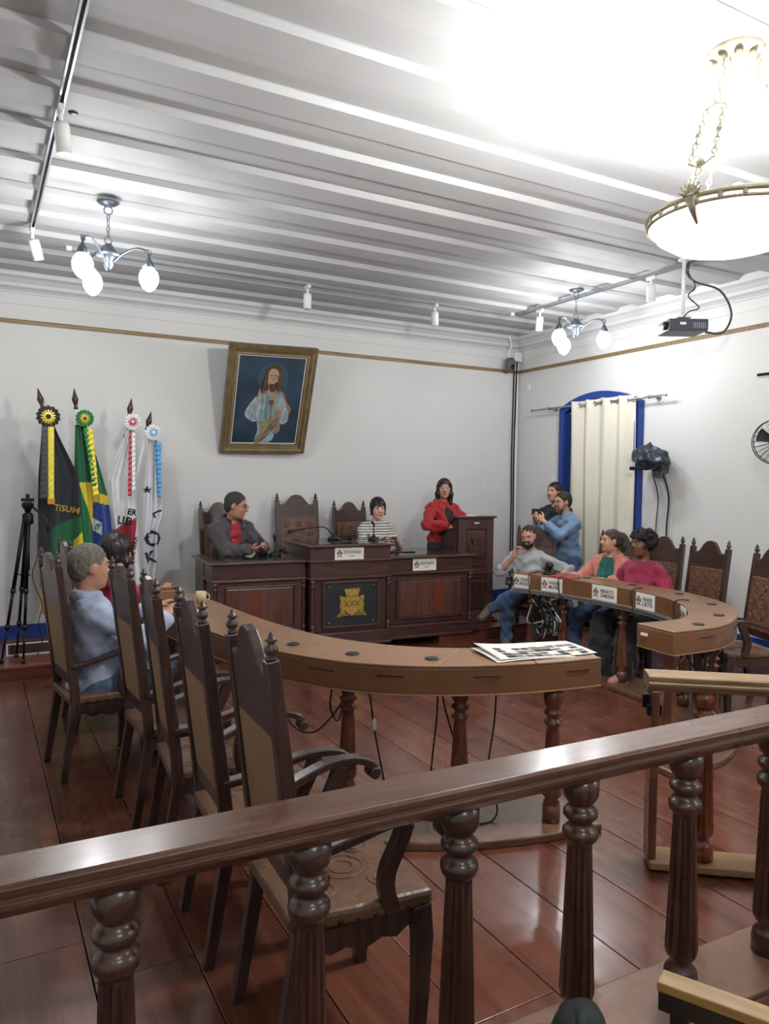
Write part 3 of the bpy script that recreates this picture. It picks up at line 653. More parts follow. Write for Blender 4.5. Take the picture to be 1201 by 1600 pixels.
flag('white and dark red state flag with red white rosette, third from the left', (205, 612), (203, 654), [(664, 195, 208), (690, 186, 209), (750, 163, 211), (800, 167, 213), (850, 175, 217), (900, 186, 220), (960, 196, 222), (1000, 200, 215)], 1.7, [WH, RE],
     lambda x, y: 1 if (y > 833-(x-172)*.55 and x < 209-(y-833)*.12 and y < 905 and x > 172) or (x < 192 and y < 680) else 0,
     [(196, 201, 193, 199, 672, 776, sat('crimson', 'b0203a'), .5, None), (200, 206, 200, 205, 672, 768, sat('white', 'e2e2e2'), .8, None)], [(.078, sat('white', 'e2e2e2')), (.046, sat('crimson', 'b0203a')), (.022, sat('white', 'e2e2e2'))],
     [('LIB', 191, 817, 13, 8, ink_m), ('ER', 203, 803, 10, 12, ink_m), ('QUÆ SERA', 204, 868, 7, -80, ink_m)], sp_m, 2.2)
flag('white institutional flag with light blue ribbon, rightmost of the four', (238, 632), (237, 670), [(680, 231, 246), (720, 229, 250), (770, 225, 254), (812, 223, 256), (832, 222, 248), (880, 221, 246), (915, 222, 240), (985, 226, 236)], 1.8, [WH, BL],
     lambda x, y: 0,
     [(238, 242, 241, 245, 686, 778, sat('darkblue', '3878a8'), .8, None), (241, 249, 243, 248, 686, 778, sat('skyblue', '5aa2d4'), 1, None)], [(.075, sat('white', 'e2e2e2')), (.045, sat('skyblue', '5aa2d4')), (.024, sat('white', 'e2e2e2'))],
     [('★', 229, 766, 10, 0, mat('navy_ink', '1c2450', .6)), ('L', 246, 806, 14, 60, mat('navy_ink', '1c2450', .6)), ('O', 237, 848, 26, 0, mat('navy_ink', '1c2450', .6)), ('K', 234, 880, 20, -12, mat('navy_ink', '1c2450', .6))], sp_d, .4)
b = MB(); b.lathe([(.17, 0), (.17, .03), (.05, .05), (.05, .14), (.03, .15)], 20, (1.02, 7.5, .12)); tag(b.build('flag_stand', blackm), 'round black stand holding the four flag poles', 'flag stand')
# ------------------------------------------------------------------ camera tripod at the left wall end
tp = tag(empty('camera_tripod', (.32, 7.02, .12)), 'black camera tripod standing left of the flags', 'tripod')
top = Vector((.07, .0, 1.22))
b = MB(); b.tube([top+Vector((0, 0, -.45)), top+Vector((0, 0, .08))], .014, 10); b.build('centre_column', blackm, tp)
b = MB(); b.lathe([(.03, -.06), (.045, -.05), (.045, .02), (.03, .04)], 12, top); b.lathe([(.02, .04), (.03, .07), (.045, .09), (.05, .12), (.03, .13)], 12, top); b.box(top+Vector((0, 0, .15)), (.10, .06, .03)); b.box(top+Vector((.0, 0, .18)), (.03, .03, .04)); b.build('tripod_head', blackm, tp, bevel=.004)
b = MB(); b.tube([top+Vector((.03, 0, .10)), top+Vector((.14, -.08, -.02)), top+Vector((.15, -.09, -.12))], .009, 8); b.build('pan_handle', black_m, tp)
for fx, fy in ((-.14, -.05), (.02, -.14), (-.02, .13)):
    f = Vector((fx, fy, .0)); t1 = top+Vector((fx*.2, fy*.2, -.02)); mid = t1+(f-t1)*.5; b = MB()
    b.tube([t1, mid], .016, 8); b.tube([mid, t1+(f-t1)*.75], .0125, 8); b.tube([t1+(f-t1)*.75, f+Vector((0, 0, .02))], .009, 8); lg = b.build('leg', blackm, tp)
    b = MB()
    for q in (.5, .75): b.tube([t1+(f-t1)*(q-.015), t1+(f-t1)*(q+.015)], .021, 8)
    cl_ = b.build('leg_clamp', black_m, lg); cl_['kind'] = 'stuff'
    b = MB(); b.lathe([(.018, 0), (.018, .02), (.01, .035)], 8, f); b.build('rubber_foot', black_m, lg)
b = MB(); c = top+Vector((-.01, 0, -.5))
for fx, fy in ((-.07, -.02), (.02, -.07), (0, .06)): b.tube([c, c+Vector((fx, fy, .02))], .006, 6)
b.build('spreader', blackm, tp)
cable('tripod_cord', [(.46, 6.99, 1.20), (.46, 7.0, 1.0), (.42, 7.0, .86), (.45, 7.02, .72), (.50, 7.05, .58), (.47, 7.08, .42), (.50, 7.1, .25), (.46, 7.1, .13)], .004, cable_m, 'thin black cord dangling beside the camera tripod', 'cord')
# ------------------------------------------------------------------ carved high-back chairs (front = +Y, origin on the floor under the seat)
def finial(b, c): b.lathe([(.015, 0), (.018, .004), (.010, .010), (.019, .022), (.021, .031), (.011, .044), (.010, .048), (.019, .053), (.010, .06), (.007, .072), (0, .082)], 12, c)
def crest_outline():
    h = [(-.18, .985), (-.18, 1.168), (-.166, 1.178), (-.152, 1.168), (-.132, 1.168), (-.11, 1.182), (-.09, 1.212), (-.068, 1.244), (-.04, 1.27), (0, 1.28)]
    return h+[(-x, z) for x, z in reversed(h[:-1])]
def make_chair():
    t = empty('carved_armchair'); t['category'] = 'chair'
    def yb(z): return -.235+.07*max(0, 1-abs(z-.42)/.42)*1 if z < .42 else -.165-.085*((z-.42)/.75)**1.15
    for s in (-1, 1):
        b = MB(); b.sweep_rect([(s*.195, yb(z), z) for z in (0, .12, .25, .40, .52, .7, .95, 1.215)], .042, [.036, .038, .042, .046, .046, .044, .042, .04], up=(0, 1, 0))
        p = b.build('rear_post', dark, t, bevel=.004)
        b = MB(); finial(b, (s*.195, yb(1.215), 1.215)); b.build('finial', dark, p)
    sl = (yb(1.2)-yb(.6))/.6
    Mb = Matrix.Translation((0, yb(1.0)-sl*1.0, 0)) @ Matrix(((1, 0, 0, 0), (0, 1, sl, 0), (0, 0, 1, 0), (0, 0, 0, 1)))
    b = MB(); b.prism(crest_outline(), -.016, .016, 'y', M=Mb); b.build('crest_board', darkx, t, bevel=.005)
    b = MB(); b.box((0, yb(.56), .57), (.36, .03, .06)); b.build('back_rail', darkx, t, bevel=.003)
    b = MB(); b.prism([(-.175, .595), (.175, .595), (.175, .995), (-.175, .995)], -.013, -.001, 'y', M=Mb); b.build('rear_panel', back_ply, t)
    b = MB(); b.prism([(-.175, .595), (.175, .595), (.175, 1.03), (-.175, 1.03)], .001, .02, 'y', M=Mb); p = b.build('leather_back', leather, t, bevel=.004)
    b = MB()
    for cx, cz, r in [(-.11, .95, .03), (0, .95, .03), (.11, .95, .03), (-.11, .72, .035), (0, .72, .035), (.11, .72, .035), (0, .84, .06), (-.12, .84, .03), (.12, .84, .03)]:
        for q in (1, .5): b.tube([Mb @ Vector((cx+r*q*cos(w), .0205, cz+r*q*sin(w))) for w in np.linspace(0, 2*pi, 17)], .0055, 5, caps=False)
    b.build('tooled_rings', leather, p)['kind'] = 'stuff'
    b = MB()
    for k in range(9):
        for s in (-1, 1): b.sphere(Mb @ Vector((s*.168, .02, .61+k*.051)), (.007, .005, .007), 6, 4)
    for k in range(7): b.sphere(Mb @ Vector((-.14+.0467*k, .02, 1.02)), (.007, .005, .007), 6, 4)
    b.build('nail_heads', brass_m, p)['kind'] = 'stuff'
    # seat
    so = [(-.2, -.2), (.2, -.2), (.225, .0), (.235, .24), (-.235, .24), (-.225, 0)]
    b = MB(); b.prism(so, .425, .475, 'z'); seat = b.build('seat', seat_l, t, bevel=.014)
    b = MB()
    for cx, cy, r in [(0, .04, .07), (-.11, .13, .045), (.11, .13, .045), (-.1, -.07, .045), (.1, -.07, .045)]:
        for q in (1, .55): b.tube([(cx+r*q*cos(w), cy+r*q*sin(w), .4752) for w in np.linspace(0, 2*pi, 19)], .003, 5, caps=False)
    b.build('tooled_rings', seat_l, seat)['kind'] = 'stuff'
    b = MB()
    for k in range(8):
        for s in (-1, 1): b.sphere((s*(.212+.003*k), -.16+k*.053, .44), (.006, .009, .009), 6, 4)
        b.sphere((-.2+.057*k, .241, .44), (.009, .006, .009), 6, 4)
    b.build('nail_heads', nail_m, seat)['kind'] = 'stuff'
    ap = [(-.2, .425), (-.2, .37), (-.15, .375), (-.11, .35), (-.06, .362), (0, .34), (.06, .362), (.11, .35), (.15, .375), (.2, .37), (.2, .425)]
    b = MB(); b.prism(ap, .215, .235, 'y'); b.build('apron', darkx, t)
    for s in (-1, 1):
        b = MB(); b.prism([(-.17+(x+.2)*.95, z) for x, z in ap], s*.21-.01, s*.21+.01, 'x'); b.build('side_apron', dark, t)
        b = MB(); b.sweep_rect([(s*.205, .205, .43), (s*.21, .215, .33), (s*.208, .212, .15), (s*.205, .205, 0)], [.06, .055, .045, .04], [.06, .055, .045, .04], up=(0, 1, 0)); b.build('front_leg', dark, t, bevel=.004)
        pts = [(s*.20, -.185, .645), (s*.212, -.1, .66), (s*.228, .0, .69), (s*.238, .1, .717), (s*.24, .19, .717), (s*.24, .25, .695), (s*.24, .272, .665)]
        b = MB(); b.sweep_rect(spline(pts, 4), .05, .026); b.tube([(s*.24-.029, .266, .66), (s*.24+.029, .266, .66)], .022, 12); arm = b.build('armrest', dark, t, bevel=.005)
        pts = [(s*.222, .11, .44), (s*.226, .085, .50), (s*.233, .085, .57), (s*.238, .12, .65), (s*.238, .14, .705)]
        b = MB(); b.sweep_rect(spline(pts, 4), .034, .05, up=(0, 1, 0)); b.build('arm_support', dark, arm, bevel=.005)
    return t
RS = (1, 1, .94); LS = (1, 1, .985)
chair0 = make_chair(); _first = [True]
def chair(x, y, face, label, z=0, group='carved high-back armchairs', sc=None):
    """face = compass direction the sitter looks, degrees from +X"""
    rz = radians(face)-pi/2
    if _first[0]:
        _first[0] = False; o = chair0; o.location = (x, y, z); o.rotation_euler = (0, 0, rz); o['label'] = label; o['group'] = group
        if sc: o.scale = sc
        return o
    return dup(chair0, (x, y, z), rz, label, group, sc)
chair(.955, 2.07, -2, 'empty carved armchair nearest the front railing, below the table curve', sc=LS)
chair(.928, 2.66, -2, 'empty carved armchair, second from the front railing', sc=LS)
chair(.91, 3.27, -4, 'empty carved armchair, third from the front railing', sc=LS)
chair(.885, 3.87, 3, 'empty carved armchair just in front of the man in blue shirt', sc=LS)
chair(.615, 4.62, 8, 'carved armchair in which the man in blue shirt sits')
chair(.78, 5.45, 4, 'carved armchair of the dark-haired woman in pink')
chair(2.30, 7.62, -88, 'carved chair of the man in grey jacket behind the desk', .23, sc=(1, 1, .945))
chair(3.19, 7.62, -90, 'tall empty presiding chair in the middle behind the desk', .23, sc=(1.2, 1, 1.01))
chair(3.86, 7.62, -88, 'carved chair of the woman in striped shirt behind the desk', .23, sc=(1, 1, .945))
chair(5.29, 6.25, -136, 'carved armchair of the bearded man in checked shirt', sc=RS)
chair(5.42, 5.32, -165, 'carved armchair of the woman in coral jacket', sc=RS)
chair(5.36, 4.78, -176, 'carved armchair of the woman in magenta T-shirt', sc=RS)
chair(5.31, 4.29, 173, 'empty carved armchair behind the right table bend', sc=RS)
chair(5.14, 3.66, 158, 'empty carved armchair at the right picture edge', sc=RS)
# ------------------------------------------------------------------ presiding desk (front = -Y in its own frame)
dk = tag(empty('presiding_desk', (3.235, 6.525, 0), radians(-4)), 'long dark wooden presiding desk with panelled front and gilt crest', 'desk')
def dbox(name, x0, x1, y0, y1, z0, z1, m, par=dk, bev=.004):
    b = MB(); b.bb(x0, x1, y0, y1, z0, z1); return b.build(name, m, par, bevel=bev)
def turned(b, x, y, z0, z1, r):
    h = z1-z0; pr = [(r, 0), (r, .05), (r*.6, .07), (r, .1), (r*1.05, .13), (r*.6, .16), (r*.62, .2), (r*.85, .5), (r*.62, .8), (r*.6, .84), (r*1.05, .87), (r, .9), (r*.6, .93), (r, .95), (r, 1)]
    b.lathe([(a, z0+q*h) for a, q in pr], 12, (x, y, 0))
HALF = 1.37; CX0, CX1 = -.47, .37
for name, x0, x1, yf in (('left', -HALF, CX0, 0), ('right', CX1, HALF, 0), ('centre', CX0, CX1, -.10)):
    dbox('body', x0+.02, x1-.02, yf+.02, .40, .10, .90, desk_w)
    dbox('plinth', x0, x1, yf-.01, .40, .10, .20, desk_x); dbox('plinth_moulding', x0-.005, x1+.005, yf-.018, .40, .20, .225, desk_x, bev=.008)
    dbox('base_moulding', x0-.008, x1+.008, yf-.024, .40, .085, .112, desk_x, bev=.008)
    dbox('frieze', x0+.005, x1-.005, yf+.0, .40, .76, .90, desk_x); dbox('frieze_moulding', x0-.008, x1+.008, yf-.02, .40, .735, .762, desk_x, bev=.008)
    dbox('panel_frame', x0+.045, x1-.045, yf+.006, yf+.03, .235, .735, desk_w)
    if name != 'centre':
        p = dbox('raised_panel', x0+.13, x1-.13, yf-.010, yf+.02, .30, .68, panel_w, bev=.012)
        n = 4; w = (x1-x0-.32)/n
        for k in range(n):
            if k == (1 if name == 'left' else 2):
                dbox('panel_board', x0+.16+k*w+.04, x0+.16+k*w+.13, yf-.0125, yf-.008, .33, .65, mat('red_board', '6b2f1c', .4, var=.15, vscale=9, stretch=(9, 9, .6)), p, 0)
            else: dbox('panel_board', x0+.16+k*w+.002, x0+.16+(k+1)*w-.002, yf-.0115, yf-.008, .33, .65, panel_w, p, 0)
        for (a0, a1, z0, z1) in ((x0+.12, x1-.12, .285, .30), (x0+.12, x1-.12, .68, .695), (x0+.115, x0+.13, .285, .695), (x1-.13, x1-.115, .285, .695)): dbox('panel_moulding', a0, a1, yf-.014, yf+.02, z0, z1, desk_x, p, .004)
for x, yf in ((-HALF+.025, 0), (CX0-.03, 0), (CX0+.025, -.10), (CX1-.025, -.10), (CX1+.03, 0), (HALF-.025, 0)):
    b = MB(); turned(b, x, yf-.0, .225, .735, .024); b.build('turned_column', desk_w, dk)
for x in (-HALF+.05, HALF-.05, CX1-.05, CX0+.05):
    for y in (.05, .37):
        b = MB(); b.lathe([(.018, 0), (.026, .015), (.03, .04), (.02, .065), (.03, .085)], 12, (x, y, 0)); b.build('foot', desk_w, dk)
for x0, x1, yf in ((-HALF, CX0-.0, 0), (CX1, HALF, 0)): dbox('desk_top', x0-.035, x1+.035 if x1 > 1 else x1, yf-.035, .83, .90, .925, desk_x, bev=.008)
dbox('glass_sheet', -HALF+.06, CX0-.03, .05, .74, .925, .931, glass_top, bev=0); dbox('glass_sheet', CX1+.03, HALF-.06, .05, .74, .925, .931, glass_top, bev=0)
dbox('raised_box', CX0, CX1, -.10, .66, .90, 1.045, desk_x); dbox('raised_box_moulding', CX0-.012, CX1+.012, -.118, .66, .90, .925, desk_x, bev=.008)
dbox('raised_top', CX0-.03, CX1+.03, -.135, .69, 1.045, 1.07, desk_x, bev=.009); dbox('glass_sheet', CX0+.04, CX1-.04, -.08, .63, 1.07, 1.076, glass_top, bev=0)
for x0, x1 in ((-HALF, -HALF+.04), (HALF-.04, HALF)):
    dbox('end_panel', x0, x1, .40, .80, .10, .90, desk_w); dbox('end_frieze', x0-.004, x1+.004, .40, .80, .735, .762, desk_x)
# crest panel
p = dbox('crest_panel', CX0+.15, CX1-.15, -.112, -.08, .29, .70, mat('slate_panel', '2a2e33', .35, var=.12, vscale=8), bev=.003)
for (a0, a1, z0, z1) in ((CX0+.12, CX1-.12, .265, .29), (CX0+.12, CX1-.12, .70, .722), (CX0+.12, CX0+.15, .265, .722), (CX1-.15, CX1-.12, .265, .722)): dbox('panel_moulding', a0, a1, -.122, -.08, z0, z1, desk_x, p, .005)
for x in (CX0+.19, CX1-.19):
    for z in (.32, .67):
        b = MB(); b.sphere((x, -.113, z), (.009, .005, .009), 8, 6); b.build('screw_cap', chrome, p)
def crest(name, par, cx, cz, y, s, m, deep=.006):
    b = MB(); q = lambda pts: [(cx+x*s, cz+z*s) for x, z in pts]
    b.prism(q([(-.52, .35), (-.3, .48), (.3, .48), (.52, .35), (.5, -.3), (.38, -.55), (.12, -.68), (0, -.78), (-.12, -.68), (-.38, -.55), (-.5, -.3)]), y, y+deep, 'y')
    b.prism(q([(-.4, .5), (.4, .5), (.46, .72), (.56, .95), (.42, .86), (.36, .98), (.24, .86), (.14, .98), (0, .88), (-.14, .98), (-.24, .86), (-.36, .98), (-.42, .86), (-.56, .95), (-.46, .72)]), y, y+deep*1.4, 'y')
    for sg in (-1, 1):
        for k in range(7):
            z = .35-.17*k; w = .34-.03*(k % 3)
            b.prism(q([(sg*.48, z+.09), (sg*(.5+w), z+.16), (sg*(.52+w*.8), z), (sg*(.48+w*1.05), z-.08), (sg*.48, z-.09)]), y, y+deep*(1.2-.1*(k % 2)), 'y')
        b.prism(q([(sg*.1, -.75), (sg*.45, -.72), (sg*1.0, -.8), (sg*.9, -.62), (sg*.5, -.58)]), y, y+deep, 'y')
    return b.build(name, m, par)
cr = crest('gilt_crest', p, -.05, .50, -.128, .155, mat('crest_gold', 'b89a4c', .38, .35, var=.25, vscale=40), .016)
vs, fs, w = text_geo('XXX', .01); b = MB(); b.add([(-.05+(x-w/2)*.055, -.1285, .475+y*.055) for x, y in vs], fs); b.build('crest_monogram', mat('crest_dark_gold', '5f4c1c', .5, .3), cr)
# ------------------------------------------------------------------ name plates
def nameplate(loc, rz, w, h, lines, label, pitch_=0):
    """white acrylic plate, reads from its -Y side"""
    o = tag(empty('name_plate', loc, rz), label, 'name plate', 'white name plates')
    b = MB(); b.box((0, 0, 0), (w, .006, h)); b.build('plate', paper_m, o, bevel=.001)
    cx = -w/2+w*.16; s = h*.26; b = MB()
    b.prism([(cx+s*.5*cos(a), h*.08+s*.62*sin(a)) for a in np.linspace(0, 2*pi, 13)[:-1]], -.0040, -.003, 'y'); b.build('crest_shield', mat('plate_crest_gold', '9c8d5a', .6), o)
    b = MB()
    for sg in (-1, 1): b.prism([(cx+sg*s*.55, h*.18), (cx+sg*s*.8, h*.10), (cx+sg*s*.75, -h*.05), (cx+sg*s*.3, -h*.16), (cx+sg*s*.45, -h*.02)], -.0042, -.003, 'y')
    b.prism([(cx-s*.8, -h*.26), (cx, -h*.12), (cx+s*.8, -h*.26), (cx+s*.7, -h*.3), (cx, -h*.2), (cx-s*.7, -h*.3)], -.0042, -.003, 'y')
    b.prism([(cx-s*.35, h*.28), (cx+s*.35, h*.28), (cx+s*.3, h*.22), (cx-s*.3, h*.22)], -.0042, -.003, 'y'); b.build('crest_ribbon', ink_m, o)
    n = len(lines)
    for k, s_ in enumerate(lines):
        vs, fs, tw = text_geo(s_, .022); lw = w*(.60 if n == 1 else .54); lh = h*.24
        b = MB(); z = (h*-.02 if n == 1 else (h*.04-k*h*.30)); x0 = -w/2+w*(.30 if n == 1 else .36)
        b.add([(x0+x/tw*lw, -.0042, z+y*lh) for x, y in vs], fs); b.build('plate_lettering', ink_m, o)
    if n == 1:
        b = MB(); b.bb(-.02*w, .18*w, -.0042, -.003, -h*.22, -h*.17); b.build('plate_small_print', mat('grey_ink', '555555', .7), o)
    return o
def desk_at(x, y, z): p_ = Matrix.Rotation(radians(-4), 3, 'Z') @ Vector((x, y, 0)); return (3.235+p_.x, 6.525+p_.y, z)
nameplate(desk_at(-.075, -.106, .985), radians(-4), .30, .125, ['ZÉ DO RINGA'], 'white name plate on the raised middle of the presiding desk')
nameplate(desk_at(.80, -.004, .835), radians(-4), .27, .125, ['ALEX SANTO'], 'white name plate on the right wing of the presiding desk')
# ------------------------------------------------------------------ lectern
po = tag(empty('lectern', (4.87, 6.74, .12), radians(-3)), 'tall dark wooden lectern with carved crest beside the desk', 'lectern')
def pbox(name, x0, x1, y0, y1, z0, z1, m=desk_w, par=po, bev=.004):
    b = MB(); b.bb(x0, x1, y0, y1, z0, z1); return b.build(name, m, par, bevel=bev)
HW = .228; PHT = 1.165
side = [(0, .05), (.46, .05), (.46, .90), (.06, PHT), (0, PHT)]
for s in (-1, 1):
    b = MB(); b.prism(side, s*HW-(.028 if s > 0 else 0), s*HW+(0 if s > 0 else .028), 'x'); sp_ = b.build('side_panel', desk_w, po)
    x = s*(HW+.0); x0, x1 = (x, x+.012) if s > 0 else (x-.012, x)
    b = MB(); b.prism([(.05, .62), (.41, .62), (.41, .85), (.10, 1.05), (.05, 1.05)], x0, x1, 'x'); b.prism([(.05, .1), (.41, .1), (.41, .55), (.05, .55)], x0, x1, 'x'); b.build('side_moulding', desk_w, sp_, bevel=.005)
    b = MB(); b.prism([(.10, .66), (.37, .66), (.37, .83), (.13, 1.0), (.10, 1.0)], x0-.004*s*-1 if 0 else x0+s*.004, x1+s*.004, 'x'); b.build('side_inset', dark, sp_)
pbox('front_panel', -HW+.028, HW-.028, 0, .025, .05, PHT)
pbox('front_stile', -HW, -HW+.09, -.012, .02, .05, PHT); pbox('front_stile', HW-.09, HW, -.012, .02, .05, PHT)
for z0, z1 in ((.05, .12), (.50, .60), (1.05, PHT)): pbox('front_rail', -HW+.09, HW-.09, -.012, .02, z0, z1)
pbox('front_moulding', -HW-.01, HW+.01, -.022, .01, .545, .565, desk_x); pbox('lower_panel', -HW+.12, HW-.12, -.010, .01, .15, .47, dark, bev=.01); pbox('upper_panel', -HW+.12, HW-.12, -.008, .01, .63, 1.02, desk_w, bev=.01)
pbox('base', -HW-.02, HW+.02, -.03, .48, 0, .055, desk_x, bev=.006); pbox('base_step', -HW-.045, HW+.045, -.055, .5, -.0, .03, desk_x, bev=.006)
pbox('ledge', -HW-.025, HW+.025, -.035, .085, PHT, PHT+.025, desk_x, bev=.006)
b = MB(); b.prism([(.06, PHT), (.06, PHT+.022), (.48, .905), (.48, .882)], -HW-.025, HW+.025, 'x'); b.build('reading_slope', desk_x, po, bevel=.004)
crest('carved_crest', po, .0, .82, -.034, .12, desk_w, .03)
pbox('small_tag', -.03, .03, -.016, -.011, 1.105, 1.12, white_p, bev=0)
b = MB(); b.bb(4.76, 4.88, 6.75, 6.79, .12+PHT+.025, .12+PHT+.035); tag(b.build('paper_note', paper_m), 'white paper lying on the top of the lectern', 'paper')
# ------------------------------------------------------------------ council tables (horseshoe in two halves)
LO = [(.98, 5.45), (1.0, 5.0), (1.05, 4.55), (1.12, 4.1), (1.23, 3.6), (1.40, 3.22), (1.62, 2.96), (1.92, 2.78), (2.28, 2.66), (2.64, 2.61)]
LI = [(1.40, 5.45), (1.44, 5.0), (1.48, 4.52), (1.53, 4.12), (1.63, 3.68), (1.79, 3.38), (1.98, 3.18), (2.2, 3.05), (2.42, 2.97), (2.66, 2.93)]
RO = [(3.47, 2.88), (3.9, 2.89), (4.33, 3.10), (4.68, 3.46), (4.86, 3.95), (4.90, 4.5), (4.86, 5.0), (4.74, 5.55)]
RI = [(3.49, 3.17), (3.86, 3.16), (4.14, 3.33), (4.40, 3.64), (4.54, 4.04), (4.57, 4.5), (4.53, 5.0), (4.40, 5.46)]
def lp(a, c, t): return (a[0]+(c[0]-a[0])*t, a[1]+(c[1]-a[1])*t)
def smooth(P, n): return [(p.x, p.y) for p in spline([(x, y, 0) for x, y in P], n)]
def turned_leg(b, c, z0, z1):
    h = z1-z0; pr = [(.045, 0), (.045, .12), (.034, .13), (.042, .145), (.03, .165), (.05, .20), (.052, .23), (.034, .66), (.031, .70), (.046, .725), (.046, .74), (.03, .755), (.03, .775), (.047, .795), (.047, .81), (.03, .83), (.044, .86), (.05, .90), (.05, 1)]
    b.lathe([(r*.95, z0+q*h) for r, q in pr], 18, c)
def council_table(label, OUT, INN, segs, legs, sm, loc):
    o = tag(empty('council_table', (loc[0], loc[1], 0)), label, 'table', 'halves of the horseshoe council table')
    L_ = lambda p: (p[0]-loc[0], p[1]-loc[1])
    so, si = [L_(p) for p in smooth(OUT, sm)], [L_(p) for p in smooth(INN, sm)]; n = len(so)
    def strip(b, z0, z1, A, B, closed=True):
        k = len(A); vs = [(x, y, z) for z in (z0, z1) for P in (A, B) for x, y in P]
        fs = []
        for i in range(k-1): fs += [(i, i+1, k+i+1, k+i), (2*k+i, 3*k+i, 3*k+i+1, 2*k+i+1), (i, 2*k+i, 2*k+i+1, i+1), (k+i, k+i+1, 3*k+i+1, 3*k+i)]
        fs += [(0, k, 3*k, 2*k), (k-1, 3*k-1, 4*k-1, 2*k-1)]; b.add(vs, fs)
    b = MB(); strip(b, .71, .832, so, si); b.build('table_body', table_m, o, bevel=.006)
    ex = lambda A, B, t: [lp(p, q, -t) for p, q in zip(A, B)]
    b = MB(); strip(b, .705, .711, ex(so, si, .007), ex(si, so, .007)); b.build('lower_edge', mat('pale_edge', '9c7e5c', .5), o)
    for k in range(segs):
        i0, i1 = round(k*(n-1)/segs), round((k+1)*(n-1)/segs)
        A, B = ex(so, si, .004)[i0:i1+1], ex(si, so, .004)[i0:i1+1]
        # small gap between neighbouring lids
        for P in (A, B):
            P[0] = lp(P[0], P[1], .02); P[-1] = lp(P[-1], P[-2], .02)
        b = MB(); strip(b, .832, .844, A, B); lid = b.build('lid', tabletop_m, o, bevel=.003)
        q = lp(A[-1], B[-1], .36); q2 = lp(A[-2], B[-2], .36); q = lp(q, q2, min(.9, .10/max(.01, math.dist(q, q2))))
        b = MB(); b.lathe([(.028, 0), (.034, .003), (.032, .006), (.02, .004), (0, .004)], 16, (q[0], q[1], .844)); b.build('cable_grommet', black_m, lid)
        m_ = (i0+i1)//2; a, c = so[m_], so[m_+1]; d = atan2(c[1]-a[1], c[0]-a[0]); mid = lp(a, c, .5); nrm = (mid[0]-lp(si[m_], si[m_+1], .5)[0], mid[1]-lp(si[m_], si[m_+1], .5)[1]); ln = math.hypot(*nrm)
        b = MB(); b.box((mid[0]+nrm[0]/ln*.001, mid[1]+nrm[1]/ln*.001, .792), (.13, .006, .004), rz=d); b.build('drawer_slot', ink_m, o)
    for x, y in legs:
        b = MB(); turned_leg(b, (x-loc[0], y-loc[1], 0), .04, .705); b.build('turned_leg', leg_w, o)
    b = MB(); strip(b, 0, .04, ex(so, si, .10), ex(si, so, .14)); b.build('floor_plinth', plinth_w, o, bevel=.008)
    return o
ltb = council_table('left half of the curved brown council table, newspaper on its end', LO, LI, 8, [(1.22, 5.25), (1.26, 4.65), (1.35, 4.0), (1.66, 3.38), (2.09, 3.0), (2.44, 2.72)], 4, (1.8, 3.4))
rtb = council_table('right half of the curved brown council table, facing seated people', RO, RI, 7, [(3.62, 3.02), (4.12, 3.12), (4.60, 3.72), (4.70, 4.42), (4.62, 5.05), (4.56, 5.40)], 4, (4.4, 4.0))
b = MB(); b.tube([(3.86+.02*cos(w), 2.887, .765+.027*sin(w)) for w in np.linspace(0, 2*pi, 15)], .003, 5, caps=False); o = b.build('worn_ring_mark', mat('pale_edge', 'b08a5c', .5), rtb); o.location = (-4.4, -4.0, 0)
b = MB(); b.box((3.476, 3.10, .79), (.004, .05, .018)); o = b.build('inventory_tag', paper_m, rtb); o.location = (-4.4, -4.0, 0)
# rack of outlets under the inner edge of the right table
pw = tag(empty('outlet_rack', (4.5, 4.6, 0)), 'grey perforated outlet strip under the right table edge', 'outlet strip')
path = [(p[0]-4.5-.012, p[1]-4.6, .688) for p in smooth(RI[3:], 5)]
b = MB(); b.sweep_rect(path, .012, .034); b.build('strip', mat('strip_grey', '9a9c9e', .4, .4), pw)
b = MB()
for i in range(len(path)-1):
    for k in range(6):
        q = Vector(path[i]).lerp(Vector(path[i+1]), (k+.5)/6); d = atan2(path[i+1][1]-path[i][1], path[i+1][0]-path[i][0]); b.box(q+Vector((-.007*abs(sin(d)), -.007*abs(cos(d)) if 0 else 0, 0)), (.008, .004, .022), rz=d)
b.build('slots', mat('slot_dark', '3a3a3c', .6), pw)
def face_pose(t0, z):
    P = smooth(RI, 6); i = min(range(len(P)-1), key=lambda k: abs(P[k][1]-t0) + (10 if P[k][0] < 4.1 else 0)); a, c = P[i], P[i+1]; d = atan2(c[1]-a[1], c[0]-a[0])
    return (a[0]-.006*sin(d), a[1]+.006*cos(d), z), d+pi
for yv, w, lines, lab in ((5.36, .17, ['CESAR', 'MORAIS'], 'name plate on the right table, nearest the lectern'), (5.05, .22, ['WANDERLEI', 'MUNIZ'], 'name plate on the right table crossed by a black cable'), (4.54, .27, ['RENATO', 'ZA MORSENI'], 'wide name plate in the middle of the right table'), (4.03, .22, ['VANDER', 'LEITE'], 'name plate on the right table before the magenta T-shirt'), (3.47, .18, ['JOEL', 'REIS'], 'name plate in the inner bend of the right table')):
    c, d = face_pose(yv, .772)
    nameplate(c, d, w, .125, lines, lab)
